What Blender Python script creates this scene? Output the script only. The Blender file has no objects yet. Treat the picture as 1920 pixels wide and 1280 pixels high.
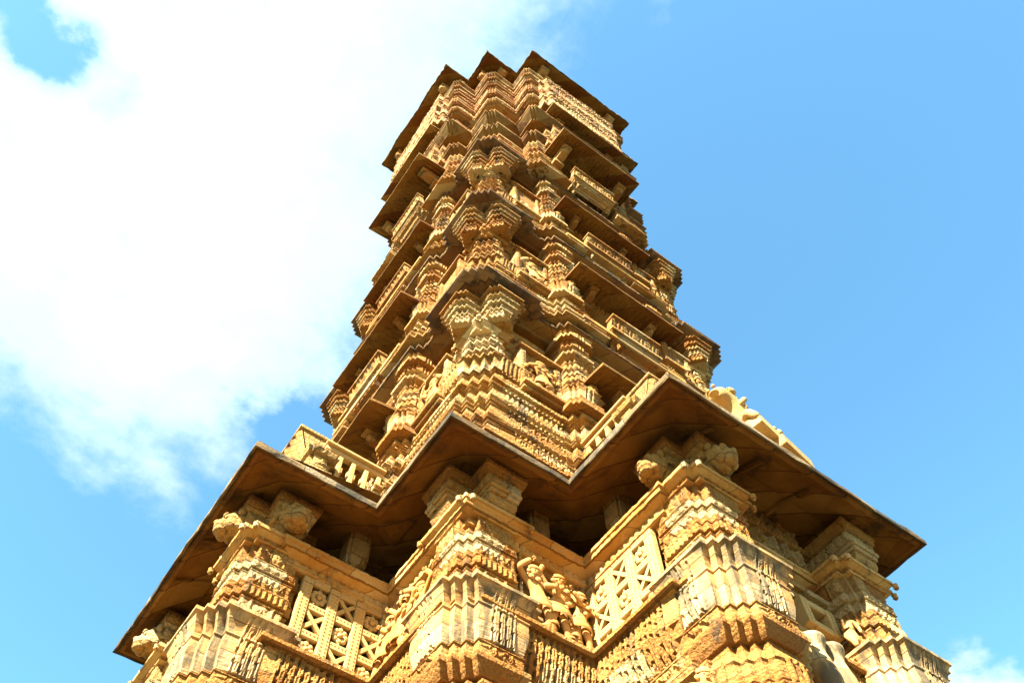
import bpy, bmesh, math, random
import numpy as np
from mathutils import Matrix, Vector, Euler

random.seed(7)
rng = np.random.default_rng(7)
R = math.radians
scene = bpy.context.scene
COL = scene.collection

# ------------------------------------------------------------------ camera
cd = bpy.data.cameras.new('camera')
cam = bpy.data.objects.new('camera', cd)
COL.objects.link(cam)
cd.sensor_width = 36.0
cd.lens = 28.8
cd.clip_start = 0.1
cd.clip_end = 20000
M = Matrix.Rotation(-0.638273, 4, 'Z') @ Matrix.Rotation(2.663213, 4, 'X') @ Matrix.Rotation(-0.02193, 4, 'Z')
M.translation = Vector((-6.520, -8.568, 1.7005))
cam.matrix_world = M
scene.camera = cam

# ------------------------------------------------------------------ light
SUN_EL = 40.0
SUN_V = Vector((-0.90, -0.43, 0)).normalized()          # horizontal direction towards the sun
sv = Vector((SUN_V.x * math.cos(R(SUN_EL)), SUN_V.y * math.cos(R(SUN_EL)), math.sin(R(SUN_EL))))
sd = bpy.data.lights.new('sun', 'SUN')
sun = bpy.data.objects.new('sun', sd)
COL.objects.link(sun)
sd.energy = 5.0
sd.angle = R(0.5)
sd.color = (1.0, 0.91, 0.74)
sun.rotation_euler = sv.to_track_quat('Z', 'Y').to_euler()
sun.location = (-30, -20, 60)

scene.view_settings.view_transform = 'Standard'
scene.view_settings.look = 'None'
scene.view_settings.exposure = 2.95
scene.view_settings.gamma = 1.0

# ------------------------------------------------------------------ node helper
class N:
    def __init__(self, nt): self.nt = nt
    def new(self, t, **kw):
        n = self.nt.nodes.new(t)
        for k, v in kw.items(): setattr(n, k, v)
        return n
    def inp(self, sock, v):
        if isinstance(v, bpy.types.NodeSocket): self.nt.links.new(v, sock)
        elif v is not None: sock.default_value = v
    def math(self, op, a, b=None, c=None, clamp=False):
        n = self.new('ShaderNodeMath', operation=op, use_clamp=clamp)
        for i, x in enumerate((a, b, c)): self.inp(n.inputs[i], x)
        return n.outputs[0]
    def mix(self, f, a, b, bt='MIX'):
        n = self.new('ShaderNodeMix', data_type='RGBA', blend_type=bt)
        self.inp(n.inputs[0], f); self.inp(n.inputs[6], a); self.inp(n.inputs[7], b)
        return n.outputs[2]
    def noise(self, vec, scale, detail=4, rough=0.55, dist=0.0):
        n = self.new('ShaderNodeTexNoise')
        self.inp(n.inputs['Vector'], vec); n.inputs['Scale'].default_value = scale
        n.inputs['Detail'].default_value = detail; n.inputs['Roughness'].default_value = rough
        n.inputs['Distortion'].default_value = dist
        return n.outputs[0]
    def ramp(self, f, lo, hi):
        n = self.new('ShaderNodeMapRange', interpolation_type='SMOOTHSTEP')
        self.inp(n.inputs[0], f); n.inputs[1].default_value = lo; n.inputs[2].default_value = hi
        return n.outputs[0]
    def vmul(self, vec, s):
        n = self.new('ShaderNodeVectorMath', operation='MULTIPLY')
        self.inp(n.inputs[0], vec); n.inputs[1].default_value = s
        return n.outputs[0]

# ------------------------------------------------------------------ world: sky and a sheet of cloud
world = bpy.data.worlds.new('World')
scene.world = world
world.use_nodes = True
wn = N(world.node_tree)
world.node_tree.nodes.clear()
sky = wn.new('ShaderNodeTexSky', sky_type='NISHITA')
sky.sun_disc = False
sky.sun_elevation = R(SUN_EL)
sky.sun_rotation = math.atan2(SUN_V.x, SUN_V.y)
sky.altitude = 300
sky.air_density = 1.0
sky.dust_density = 0.6
sky.ozone_density = 1.0
tc = wn.new('ShaderNodeTexCoord')
sep = wn.new('ShaderNodeSeparateXYZ'); wn.inp(sep.inputs[0], tc.outputs['Generated'])
zc = wn.math('MAXIMUM', sep.outputs[2], 0.06)
qx = wn.math('DIVIDE', sep.outputs[0], zc)
qy = wn.math('DIVIDE', sep.outputs[1], zc)
cq = wn.new('ShaderNodeCombineXYZ'); wn.inp(cq.inputs[0], qx); wn.inp(cq.inputs[1], qy)
wpn = wn.new('ShaderNodeTexNoise'); wn.inp(wpn.inputs['Vector'], cq.outputs[0]); wpn.inputs['Scale'].default_value = 5.5; wpn.inputs['Detail'].default_value = 8; wpn.inputs['Roughness'].default_value = 0.6
wps = wn.new('ShaderNodeSeparateColor'); wn.inp(wps.inputs[0], wpn.outputs['Color'])
qx = wn.math('ADD', qx, wn.math('MULTIPLY', wn.math('SUBTRACT', wps.outputs[0], 0.5), 0.26))
qy = wn.math('ADD', qy, wn.math('MULTIPLY', wn.math('SUBTRACT', wps.outputs[1], 0.5), 0.26))
n_big = wn.noise(cq.outputs[0], 2.6, 10, 0.56, 0.15)
n_fine = wn.noise(cq.outputs[0], 7.0, 10, 0.62, 0.2)
nz = wn.math('ADD', wn.math('MULTIPLY', wn.math('SUBTRACT', n_big, 0.5), 1.7), wn.math('MULTIPLY', wn.math('SUBTRACT', n_fine, 0.5), 2.0))
slope = wn.math('MULTIPLY', wn.math('MAXIMUM', wn.math('SUBTRACT', qy, 0.60), 0.0), 0.40)
e1 = wn.math('DIVIDE', wn.math('SUBTRACT', wn.math('SUBTRACT', wn.math('ADD', 0.150, wn.math('MULTIPLY', wn.ramp(qy, 0.25, 0.5), 0.045)), slope), qx), 0.16)
e2 = wn.math('DIVIDE', wn.math('SUBTRACT', 0.955, qy), 0.16)
m = wn.math('MINIMUM', wn.math('MINIMUM', e1, e2), 1.5)
def blob(cx, cy, r, amp):
    dx = wn.math('SUBTRACT', qx, cx); dy = wn.math('SUBTRACT', qy, cy)
    d2 = wn.math('ADD', wn.math('MULTIPLY', dx, dx), wn.math('MULTIPLY', dy, dy))
    return wn.math('MULTIPLY', wn.math('EXPONENT', wn.math('DIVIDE', d2, -r * r)), amp)
m = wn.math('SUBTRACT', m, blob(-0.345, 0.415, 0.045, 1.3))
m = wn.math('SUBTRACT', m, blob(-0.25, 0.44, 0.03, 0.9))
m = wn.math('SUBTRACT', m, blob(-0.40, 0.405, 0.05, 1.7))
m = wn.math('SUBTRACT', m, blob(0.11, 0.70, 0.05, 1.0))
m = wn.math('MAXIMUM', m, wn.math('SUBTRACT', blob(1.40, 0.50, 0.10, 1.9), 0.9))
m = wn.math('ADD', m, nz)
mask = wn.ramp(m, -0.25, 0.85)
thick = wn.ramp(m, 0.5, 2.6)
skyc = wn.mix(1.0, sky.outputs[0], (0.78, 1.27, 1.24, 1), 'MULTIPLY')
cl = wn.mix(thick, (2.2, 3.0, 3.25, 1), (3.6, 3.7, 3.6, 1))
body = wn.noise(cq.outputs[0], 3.2, 6, 0.5, 0.0)
cl = wn.mix(wn.math('MULTIPLY', wn.ramp(body, 0.40, 0.68), 0.85), cl, (2.5, 3.0, 3.15, 1))
fin = wn.mix(mask, skyc, cl)
bg = wn.new('ShaderNodeBackground'); wn.inp(bg.inputs[0], fin); bg.inputs[1].default_value = 0.050
wo = wn.new('ShaderNodeOutputWorld'); world.node_tree.links.new(bg.outputs[0], wo.inputs[0])

# ------------------------------------------------------------------ materials
def stone(name, light, dark, stain=0.25, stain_lo=0.56, bump=0.6, carve=0.5, carve_scale=9.0, grey=(0.075, 0.055, 0.032), st_scale=3.2, block=(0.62, 0.30), tone=0.75, mortar=0.007):
    mt = bpy.data.materials.new(name); mt.use_nodes = True
    nt = mt.node_tree; nt.nodes.clear(); n = N(nt)
    geo = n.new('ShaderNodeNewGeometry'); pos = geo.outputs['Position']
    big = n.noise(pos, 0.9, 5, 0.6, 0.4)
    mid = n.noise(pos, 4.0, 6, 0.65, 0.3)
    fine = n.noise(pos, 38.0, 4, 0.7)
    f = n.math('ADD', n.math('MULTIPLY', n.ramp(big, 0.35, 0.65), 0.6), n.math('MULTIPLY', n.ramp(mid, 0.3, 0.7), 0.4))
    c = n.mix(f, light + (1,), dark + (1,))
    # masonry: courses of separate blocks of slightly different stone with open joints
    sx = n.new('ShaderNodeSeparateXYZ'); n.inp(sx.inputs[0], pos)
    cb = n.new('ShaderNodeCombineXYZ'); n.inp(cb.inputs[0], n.math('ADD', sx.outputs[0], n.math('MULTIPLY', sx.outputs[1], 1.0)))
    n.inp(cb.inputs[1], n.math('ADD', sx.outputs[2], n.math('MULTIPLY', mid, 0.015)))
    bk = n.new('ShaderNodeTexBrick', offset=0.37, offset_frequency=2)
    n.inp(bk.inputs['Vector'], cb.outputs[0]); bk.inputs['Color1'].default_value = (0, 0, 0, 1); bk.inputs['Color2'].default_value = (1, 1, 1, 1); bk.inputs['Mortar'].default_value = (0.5, 0.5, 0.5, 1)
    bk.inputs['Scale'].default_value = 1.0; bk.inputs['Mortar Size'].default_value = mortar; bk.inputs['Mortar Smooth'].default_value = 0.3
    bk.inputs['Brick Width'].default_value = block[0]; bk.inputs['Row Height'].default_value = block[1]
    bt = n.new('ShaderNodeSeparateColor'); n.inp(bt.inputs[0], bk.outputs['Color'])
    c = n.mix(n.math('MULTIPLY', n.ramp(bt.outputs[0], 0.55, 0.95), tone), c, (min(.8, light[0] * 1.12), light[1] * 1.34, light[2] * 2.0, 1))
    c = n.mix(n.math('MULTIPLY', n.ramp(bt.outputs[0], 0.45, 0.05), tone), c, (dark[0] * 0.86, dark[1] * 0.72, dark[2] * 0.7, 1))
    vb = n.new('ShaderNodeTexVoronoi', feature='F1'); n.inp(vb.inputs['Vector'], pos); vb.inputs['Scale'].default_value = 0.9
    hsv = n.new('ShaderNodeSeparateColor'); n.inp(hsv.inputs[0], vb.outputs['Color'])
    c = n.mix(n.math('MULTIPLY', n.ramp(hsv.outputs[1], 0.55, 1.0), 0.45), c, (dark[0] * 0.95, dark[1] * 0.78, dark[2] * 0.6, 1))
    c = n.mix(n.math('MULTIPLY', bk.outputs['Fac'], 0.75), c, (dark[0] * 0.28, dark[1] * 0.24, dark[2] * 0.22, 1))
    c = n.mix(n.math('MULTIPLY', n.ramp(fine, 0.5, 0.72), 0.34), c, (dark[0] * 0.5, dark[1] * 0.45, dark[2] * 0.4, 1))
    st = n.noise(n.vmul(pos, (st_scale, st_scale, 0.25 * st_scale)), 1.0, 8, 0.68, 0.5)
    sm = n.math('MULTIPLY', n.ramp(st, stain_lo, stain_lo + 0.14), stain)
    c = n.mix(sm, c, grey + (1,))
    v1 = n.new('ShaderNodeTexVoronoi', feature='F1'); n.inp(v1.inputs['Vector'], pos); v1.inputs['Scale'].default_value = carve_scale
    v2 = n.noise(pos, carve_scale * 2.3, 3, 0.5, 1.2)
    h = n.math('ADD', n.math('MULTIPLY', v1.outputs['Distance'], -carve), n.math('MULTIPLY', n.ramp(v2, 0.4, 0.6), carve * 0.45))
    h = n.math('ADD', h, n.math('MULTIPLY', fine, 0.16))
    h = n.math('ADD', h, n.math('MULTIPLY', mid, 0.3))
    h = n.math('SUBTRACT', h, n.math('MULTIPLY', bk.outputs['Fac'], 0.5))
    bp = n.new('ShaderNodeBump'); bp.inputs['Strength'].default_value = bump; bp.inputs['Distance'].default_value = 0.022
    n.inp(bp.inputs['Height'], h)
    b = n.new('ShaderNodeBsdfPrincipled')
    n.inp(b.inputs['Base Color'], c); b.inputs['Roughness'].default_value = 0.85
    b.inputs['Specular IOR Level'].default_value = 0.18
    n.inp(b.inputs['Normal'], bp.outputs[0])
    o = n.new('ShaderNodeOutputMaterial'); nt.links.new(b.outputs[0], o.inputs[0])
    return mt

YEL = (0.450, 0.300, 0.104); ORA = (0.335, 0.157, 0.027)
S_CARVED = stone('carved_sandstone', YEL, ORA, 0.8, 0.535, 1.0, 1.0, 26.0)
S_PLAIN = stone('plain_sandstone', YEL, ORA, 0.7, 0.54, 0.45, 0.12, 6.0)
S_BROWN = stone('brown_upper_stone', (0.36, 0.225, 0.075), (0.25, 0.120, 0.026), 0.7, 0.52, 0.9, 0.8, 18.0, (0.06, 0.04, 0.02), 2.4)  # darker, browner base colour for the topmost storeys
S_STAT = stone('statue_sandstone', (0.42, 0.255, 0.09), (0.36, 0.17, 0.036), 0.25, 0.60, 0.4, 0.2, 16.0, block=(9, 9), tone=.1)
S_PALE = stone('pale_restored_stone', (0.43, 0.305, 0.125), (0.37, 0.225, 0.072), 0.3, 0.60, 0.5, 0.35, 26.0, block=(9, 9), tone=.1)
S_EAVE = stone('shade_dark_eave_stone', (0.205, 0.092, 0.0155), (0.100, 0.040, 0.006), 0.85, 0.51, 0.6, 0.15, 5.0, (0.045, 0.022, 0.008), 1.6, (0.62, 9.0), 1.0, 0.016)  # soffit shade put into the base colour, besides stains and slab joints
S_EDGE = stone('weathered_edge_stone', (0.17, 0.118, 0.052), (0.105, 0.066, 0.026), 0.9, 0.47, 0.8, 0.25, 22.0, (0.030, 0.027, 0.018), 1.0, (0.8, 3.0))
S_LICH = stone('lichen_darkened_stone', (0.19, 0.100, 0.030), (0.10, 0.048, 0.013), 0.85, 0.48, 0.8, 0.4, 24.0, (0.03, 0.024, 0.014), 2.2)
S_INNER_SHADE = stone('shade_dark_inner_stone', (0.055, 0.03, 0.010), (0.03, 0.016, 0.005), 0.5, 0.52, 0.6, 0.2, 6.0, (0.02, 0.012, 0.005))  # interior shade painted as a near-black base colour
S_HOOD = stone('shade_dark_hood_stone', (0.18, 0.090, 0.016), (0.11, 0.046, 0.007), 0.7, 0.52, 0.6, 0.25, 12.0, (0.05, 0.026, 0.010), 2.0, (0.55, 9.0), 0.9)  # stained stone, darkened further to paint in the shade of the undersides
S_BELL = stone('streaked_bell_stone', (0.430, 0.300, 0.130), (0.33, 0.165, 0.040), 0.9, 0.45, 0.5, 0.25, 24.0, (0.10, 0.08, 0.046), 3.6, (1.4, 0.36), 0.35)

def ground_mat():
    mt = bpy.data.materials.new('dusty_ground'); mt.use_nodes = True
    nt = mt.node_tree; n = N(nt); b = nt.nodes['Principled BSDF']
    geo = n.new('ShaderNodeNewGeometry'); pos = geo.outputs['Position']
    f = n.ramp(n.noise(pos, 0.5, 8, 0.6), 0.35, 0.65)
    g = n.ramp(n.noise(pos, 14.0, 6, 0.7), 0.3, 0.7)
    c = n.mix(f, (0.075, 0.055, 0.028, 1), (0.035, 0.042, 0.016, 1))
    c = n.mix(n.math('MULTIPLY', g, 0.4), c, (0.03, 0.028, 0.016, 1))
    n.inp(b.inputs['Base Color'], c); b.inputs['Roughness'].default_value = 0.95
    bp = n.new('ShaderNodeBump'); bp.inputs['Distance'].default_value = 0.02; n.inp(bp.inputs['Height'], g); n.inp(b.inputs['Normal'], bp.outputs[0])
    return mt
M_GROUND = ground_mat()

# ------------------------------------------------------------------ mesh helpers
def mk_mesh(name, V, F, mat, smooth=False):
    """V (n,3); F list of index arrays, each (k, 3 or 4)"""
    me = bpy.data.meshes.new(name)
    V = np.asarray(V, dtype=np.float32)
    Fs = [np.asarray(f, dtype=np.int32) for f in F if len(f)]
    loops = np.concatenate([f.ravel() for f in Fs])
    tot = np.concatenate([np.full(len(f), f.shape[1], dtype=np.int32) for f in Fs])
    start = np.concatenate([[0], np.cumsum(tot)[:-1]]).astype(np.int32)
    me.vertices.add(len(V)); me.vertices.foreach_set('co', V.ravel())
    me.loops.add(len(loops)); me.loops.foreach_set('vertex_index', loops)
    me.polygons.add(len(tot)); me.polygons.foreach_set('loop_start', start)
    me.polygons.foreach_set('loop_total', tot)
    me.polygons.foreach_set('use_smooth', np.full(len(tot), smooth))
    me.update(calc_edges=True); me.validate()
    me.materials.append(mat)
    return me

class Geo:
    """collects raw geometry that becomes ONE mesh"""
    def __init__(self): self.V = []; self.Q = []; self.T = []; self.n = 0
    def add(self, V, Q=None, T=None):
        V = np.asarray(V, dtype=float).reshape(-1, 3)
        self.V.append(V)
        if Q is not None and len(Q): self.Q.append(np.asarray(Q) + self.n)
        if T is not None and len(T): self.T.append(np.asarray(T) + self.n)
        self.n += len(V)
        return self
    def box(self, x0, x1, y0, y1, z0, z1, bev=0.012):
        """box with chamfered top/bottom edges (rings of a rectangle)"""
        cx, cy = (x0 + x1) / 2, (y0 + y1) / 2; a, b = abs(x1 - x0) / 2, abs(y1 - y0) / 2
        bev = min(bev, a * .45, b * .45, abs(z1 - z0) * .45)
        rings = [(-bev, z0), (0, z0 + bev), (0, z1 - bev), (-bev, z1)]
        V = []
        for d, z in rings:
            e = bev * 0.7 if d == 0 else bev
            A, B = a + d, b + d
            V += [(cx - A + e, cy - B, z), (cx + A - e, cy - B, z), (cx + A, cy - B + e, z), (cx + A, cy + B - e, z),
                  (cx + A - e, cy + B, z), (cx - A + e, cy + B, z), (cx - A, cy + B - e, z), (cx - A, cy - B + e, z)]
        Q = []
        for r in range(3):
            for i in range(8):
                j = (i + 1) % 8
                Q.append((r * 8 + i, r * 8 + j, (r + 1) * 8 + j, (r + 1) * 8 + i))
        for base, fl in ((0, True), (24, False)):
            for q in ((0, 1, 2, 3), (0, 3, 4, 7), (4, 5, 6, 7)):
                q = tuple(base + k for k in q)
                Q.append(q[::-1] if fl else q)
        return self.add(V, Q)
    def prism(self, prof, x0, x1):
        """closed side profile [(y,z)...] extruded along x"""
        m = len(prof)
        V = [(x0, y, z) for y, z in prof] + [(x1, y, z) for y, z in prof]
        Q = [(i, (i + 1) % m, m + (i + 1) % m, m + i) for i in range(m)]
        T = []
        cy = sum(p[0] for p in prof) / m; cz = sum(p[1] for p in prof) / m
        V += [(x0, cy, cz), (x1, cy, cz)]
        for i in range(m):
            T.append((2 * m, (i + 1) % m, i)); T.append((2 * m + 1, m + i, m + (i + 1) % m))
        return self.add(V, Q, T)
    def ball(self, c, r, seg=14, ring=9, fn=None):
        V = []; Q = []
        r = np.array(r if hasattr(r, '__len__') else (r, r, r)); c = np.array(c)
        for i in range(ring + 1):
            th = math.pi * i / ring
            for j in range(seg):
                ph = 2 * math.pi * j / seg
                p = np.array((math.sin(th) * math.cos(ph), math.sin(th) * math.sin(ph), math.cos(th)))
                k = 1.0 if fn is None else fn(p, th, ph)
                V.append(c + p * r * k)
        for i in range(ring):
            for j in range(seg):
                Q.append((i * seg + j, (i + 1) * seg + j, (i + 1) * seg + (j + 1) % seg, i * seg + (j + 1) % seg))
        return self.add(V, Q)
    def lathe(self, prof, seg=20, c=(0, 0), flute=0, famp=0.0):
        V = []; Q = []
        for r, z in prof:
            for j in range(seg):
                ph = 2 * math.pi * j / seg
                k = r * (1 + famp * abs(math.cos(flute * ph / 2))) if flute else r
                V.append((c[0] + k * math.cos(ph), c[1] + k * math.sin(ph), z))
        for i in range(len(prof) - 1):
            for j in range(seg):
                Q.append((i * seg + j, i * seg + (j + 1) % seg, (i + 1) * seg + (j + 1) % seg, (i + 1) * seg + j))
        return self.add(V, Q)
    def mesh(self, name, mat, smooth=False):
        F = []
        if self.Q: F.append(np.concatenate(self.Q))
        if self.T: F.append(np.concatenate(self.T))
        return mk_mesh(name, np.concatenate(self.V), F, mat, smooth)

def link(name, me, parent=None, loc=(0, 0, 0), rz=0.0, scale=None):
    o = bpy.data.objects.new(name, me)
    COL.objects.link(o)
    if parent is not None: o.parent = parent
    o.location = loc; o.rotation_euler = (0, 0, rz)
    if scale is not None: o.scale = scale
    return o

def thing(o, label, cat, group=None):
    o['label'] = label; o['category'] = cat
    if group: o['group'] = group
    return o

def vnoise(P, f, seed=0):
    """cheap smooth pseudo noise in [-1,1]"""
    x, y, z = P[..., 0] * f, P[..., 1] * f, P[..., 2] * f
    s = seed * 1.7
    return (np.sin(x * 1.0 + 1.3 * np.sin(y * 1.1 + s) + s) * np.sin(y * 1.3 + 1.1 * np.sin(z * 0.9 + 2 * s)) +
            0.6 * np.sin(2.3 * z + 1.7 * np.sin(1.9 * x - s)) * np.sin(2.1 * y + 0.7 * s + 1.2 * np.sin(2.7 * x)) + 0.35 * np.sin(4.7 * x + 3.9 * y + 5.1 * z + s)) / 1.6

# -- ornament patterns: f(s, t) with s metres along the wall, t in 0..1 up the band; return 0..1
def frac(a): return a - np.floor(a)
def tooth(p): return lambda s, t: np.clip(np.cos(2 * np.pi * s / p) * 3 + .5, 0, 1)
def petal(p): return lambda s, t: np.abs(np.cos(np.pi * s / p)) ** 0.7
def bead(p): return lambda s, t: np.sqrt(np.clip(1 - (2 * frac(s / p) - 1) ** 2, 0, 1)) * np.sqrt(np.clip(1 - (2 * t - 1) ** 2, 0, 1))
def zig(p): return lambda s, t: np.abs(2 * frac(s / p + .25) - 1)
def rosette(p, asp=1.0):
    def f(s, t):
        u = (frac(s / p + .5) - .5) * 2; v = (t - .5) * 2
        r = np.hypot(u, v); a = np.arctan2(v, u)
        fl = np.clip(1.2 - r / (.62 + .28 * np.abs(np.cos(2.5 * a))), 0, 1) * (r > .25) + (r < .2) * 0.9
        rim = np.exp(-((np.maximum(np.abs(u), np.abs(v)) - .95) / .08) ** 2)
        return np.maximum(np.clip(fl * 1.6, 0, 1), rim)
    return f
def scroll(p):
    def f(s, t):
        u = s / p * 2 * np.pi; v = (t - .5) * 2
        c = np.sin(u) * .55
        a = np.exp(-((v - c) / .22) ** 2)
        k = frac(s / p * 2 + .25) - .5
        ctr = -np.sign(np.sin(u)) * .35
        b = np.exp(-(((k * 1.3) ** 2 + ((v - ctr) * .55) ** 2) / .035))
        return np.clip(np.maximum(a, b), 0, 1)
    return f
def lozenge(p):
    def f(s, t):
        u = np.abs(frac(s / p + .5) - .5) * 2; v = np.abs(t - .5) * 2
        w = u + v
        return np.clip((1 - w) * 3, 0, 1) * .7 + np.exp(-((w - .98) / .1) ** 2) * .6
    return f
def folk(p, seed=0):
    """row of little standing figures"""
    def f(s, t):
        i = np.floor(s / p); h = np.sin(i * 12.9898 + seed * 4.1) * 43758.5453; h = frac(h); g = frac(h * 17.3)
        u = (frac(s / p) - .5) * 2; sway = .28 * np.sin(t * 4.5 + h * 6)
        u = u - sway * .6
        head = np.exp(-((u / .26) ** 2 + ((t - .84) / .09) ** 2))
        body = np.exp(-((u / (.34 - .16 * np.sin(np.pi * np.clip((t - .2) / .6, 0, 1)))) ** 2)) * (t < .76)
        arm = np.exp(-(((np.abs(u) - .45 - .25 * (t - .5)) / .13) ** 2)) * (t > .38) * (t < .72 + .2 * g)
        leg = np.exp(-(((np.abs(u) - .2) / .15) ** 2)) * (t < .34)
        b2 = np.where(t < .34, np.maximum(leg, body * .35), body)
        return np.clip(np.maximum.reduce([head * 1.1, b2, arm * .7]), 0, 1)
    return f
def creeper(p):
    """upright leaves divided by pierced slots"""
    def f(s, t):
        u = frac(s / p + .5 + .22 * np.sin(t * 5.0))
        c = np.abs(u - .5) * 2
        leaf = np.clip((1 - c) * 2.2, 0, 1) ** .5
        hol = (c > .62) * (np.sin(2 * np.pi * t * 4.5 + np.floor(s / p) * 1.3) > -.1)
        vein = (c < .12) * .25
        return np.clip(leaf - vein, 0, 1) * np.where(hol, .0, 1) + np.where(hol, -.35, 0)
    return f
def ribs(p): return lambda s, t: np.clip(np.abs(np.cos(np.pi * s / p)) * 1.4 - .2, 0, 1) ** .6

def sweep(geo, poly, rings, h=0.05, jit=0.006, chip=0.003, short=0.17):
    """rings: list of (d, z[, pattern, amp, t]); polygon CCW, offset outward by d"""
    P = np.asarray(poly, float); n = len(P)
    D = np.roll(P, -1, 0) - P; L = np.hypot(D[:, 0], D[:, 1]); U = D / L[:, None]
    Nn = np.stack([U[:, 1], -U[:, 0]], 1)
    pts = []; mit = []; S = []; C = []
    for i in range(n):
        m = max(1, int(round(L[i] / h)))
        n0, n1 = Nn[i - 1], Nn[i]
        t = np.arange(m) / m
        pts.append(P[i] + D[i] * t[:, None])
        mm = np.repeat(n1[None], m, 0); mm[0] = (n0 + n1) / max(.3, 1 + n0 @ n1)
        mit.append(mm); S.append((t - .5) * L[i]); c = np.clip((L[i] / 2 - np.abs((t - .5) * L[i])) / .03, 0, 1) if L[i] > short else np.zeros(m); c[0] = 0; C.append(c)
    pts = np.concatenate(pts); mit = np.concatenate(mit); S = np.concatenate(S); C = np.concatenate(C)
    m = len(pts); V = []
    for r in rings:
        d, z = r[0], r[1]
        dd = np.full(m, float(d))
        if len(r) > 2 and r[2] is not None:
            dd = dd + r[3] * r[2](S, np.full(m, r[4])) * C
        q = np.empty((m, 3)); q[:, :2] = pts + mit * dd[:, None]; q[:, 2] = z
        V.append(q)
    V = np.stack(V)
    nx = vnoise(V, 1.3, 1) * jit; nz = vnoise(V, 1.7, 5) * jit
    V[..., :2] += mit[None] * (nx + rng.normal(0, chip, nx.shape))[..., None]
    V[..., 2] += nz + rng.normal(0, chip * .6, nz.shape)
    k = len(rings)
    i = np.arange(m); j = (i + 1) % m
    Q = [np.stack([r * m + i, r * m + j, (r + 1) * m + j, (r + 1) * m + i], 1) for r in range(k - 1)]
    geo.add(V.reshape(-1, 3), np.concatenate(Q))
    return geo

def band(z0, z1, d, fn=None, amp=0.03, n=6, lip=0.015):
    """a carved frieze band as rings"""
    out = [(d - .01, z0), (d + lip, z0 + .006), (d + lip, z0 + (z1 - z0) * .08)]
    if fn is not None:
        for i in range(n + 1):
            t = i / n
            out.append((d, z0 + (z1 - z0) * (.1 + .8 * t), fn, amp, t))
    out += [(d + lip, z0 + (z1 - z0) * .92), (d + lip, z1 - .006), (d - .01, z1)]
    return out
def ogee(z0, z1, d0, d1, n=6, fn=None, amp=0.0):
    out = []
    for i in range(n + 1):
        t = i / n
        d = d0 + (d1 - d0) * (3 * t * t - 2 * t ** 3)
        out.append((d, z0 + (z1 - z0) * t) + ((fn, amp * math.sin(math.pi * min(1, t * 1.15 + .05)), t) if fn else ()))
    return out
def bulge(z0, z1, d, a, n=5):
    return [(d + a * math.sin(math.pi * i / n), z0 + (z1 - z0) * i / n) for i in range(n + 1)]

# ------------------------------------------------------------------ plan of the tower
def square(a, n=3, s=0.09, b=None):
    b = a if b is None else b
    pts = []
    quad = [(-1, -1), (1, -1), (1, 1), (-1, 1)]
    base = []
    for i in range(n):        # lower left corner walking from the left side to the bottom side
        base.append((-(a - i * s), -(a - (n - i) * s) + 0)); base.append((-(a - (i + 1) * s), -(a - (n - i) * s)))
    base.append((-(a - n * s), -a))
    for r in range(4):
        c, sn = [(1, 0), (0, 1), (-1, 0), (0, -1)][r]
        pts += [(c * x - sn * y, sn * x + c * y) for x, y in base]
    return pts

def plan(k, b, p, nk=3, sk=.12, nb=2, sb=.1, notch=None, per=None):
    """stepped cross plan; per = [(k,b,p,e)]*4 overrides for the faces -Y,+X,+Y,-X"""
    pts = []
    faces = per or [(k, b, p, b)] * 4
    for r in range(4):
        kf, bf, pf, ef = faces[r]; kp = faces[r - 1][0]
        f = []
        for i in range(nk):
            f.append((-(kp - i * sk), -(kf - (nk - i) * sk))); f.append((-(kp - (i + 1) * sk), -(kf - (nk - i) * sk)))
        f.append((-(kp - nk * sk), -kf))
        f.append((-bf, -kf))
        for i in range(nb):
            f.append((-(bf - i * sb), -(pf - (nb - i) * sb))); f.append((-(bf - (i + 1) * sb), -(pf - (nb - i) * sb)))
        f.append((-(bf - nb * sb), -pf))
        if notch:
            w, q = notch
            f += [(-w, -pf), (-w, -q), (w, -q), (w, -pf)]
        f.append(((ef - nb * sb), -pf))
        for i in range(nb)[::-1]:
            f.append(((ef - (i + 1) * sb), -(pf - (nb - i) * sb))); f.append(((ef - i * sb), -(pf - (nb - i) * sb)))
        f.append((ef, -kf))
        c, sn = [(1, 0), (0, 1), (-1, 0), (0, -1)][r]
        pts += [(c * x - sn * y, sn * x + c * y) for x, y in f]
    return pts

tower = bpy.data.objects.new('stone_tower', None); COL.objects.link(tower)
thing(tower, 'tall ornate carved sandstone tower with stacked eaves, balconies and stepped corners', 'tower')

def ring_part(name, poly, rings, mat, h=.05, **kw):
    g = Geo(); sweep(g, poly, rings, h, **kw)
    return link(name, g.mesh(name, mat), tower)

# face frames: element coordinates are for the -Y face; rotate for the -X face
FACES = [(0.0, lambda x, y: (x, y)), (-math.pi / 2, lambda x, y: (y, -x))]
def on_face(fi, x, y):
    return FACES[fi][1](x, y)
CORN = [(-1, -1), (1, -1), (-1, 1)]          # corners whose piers can be seen

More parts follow.
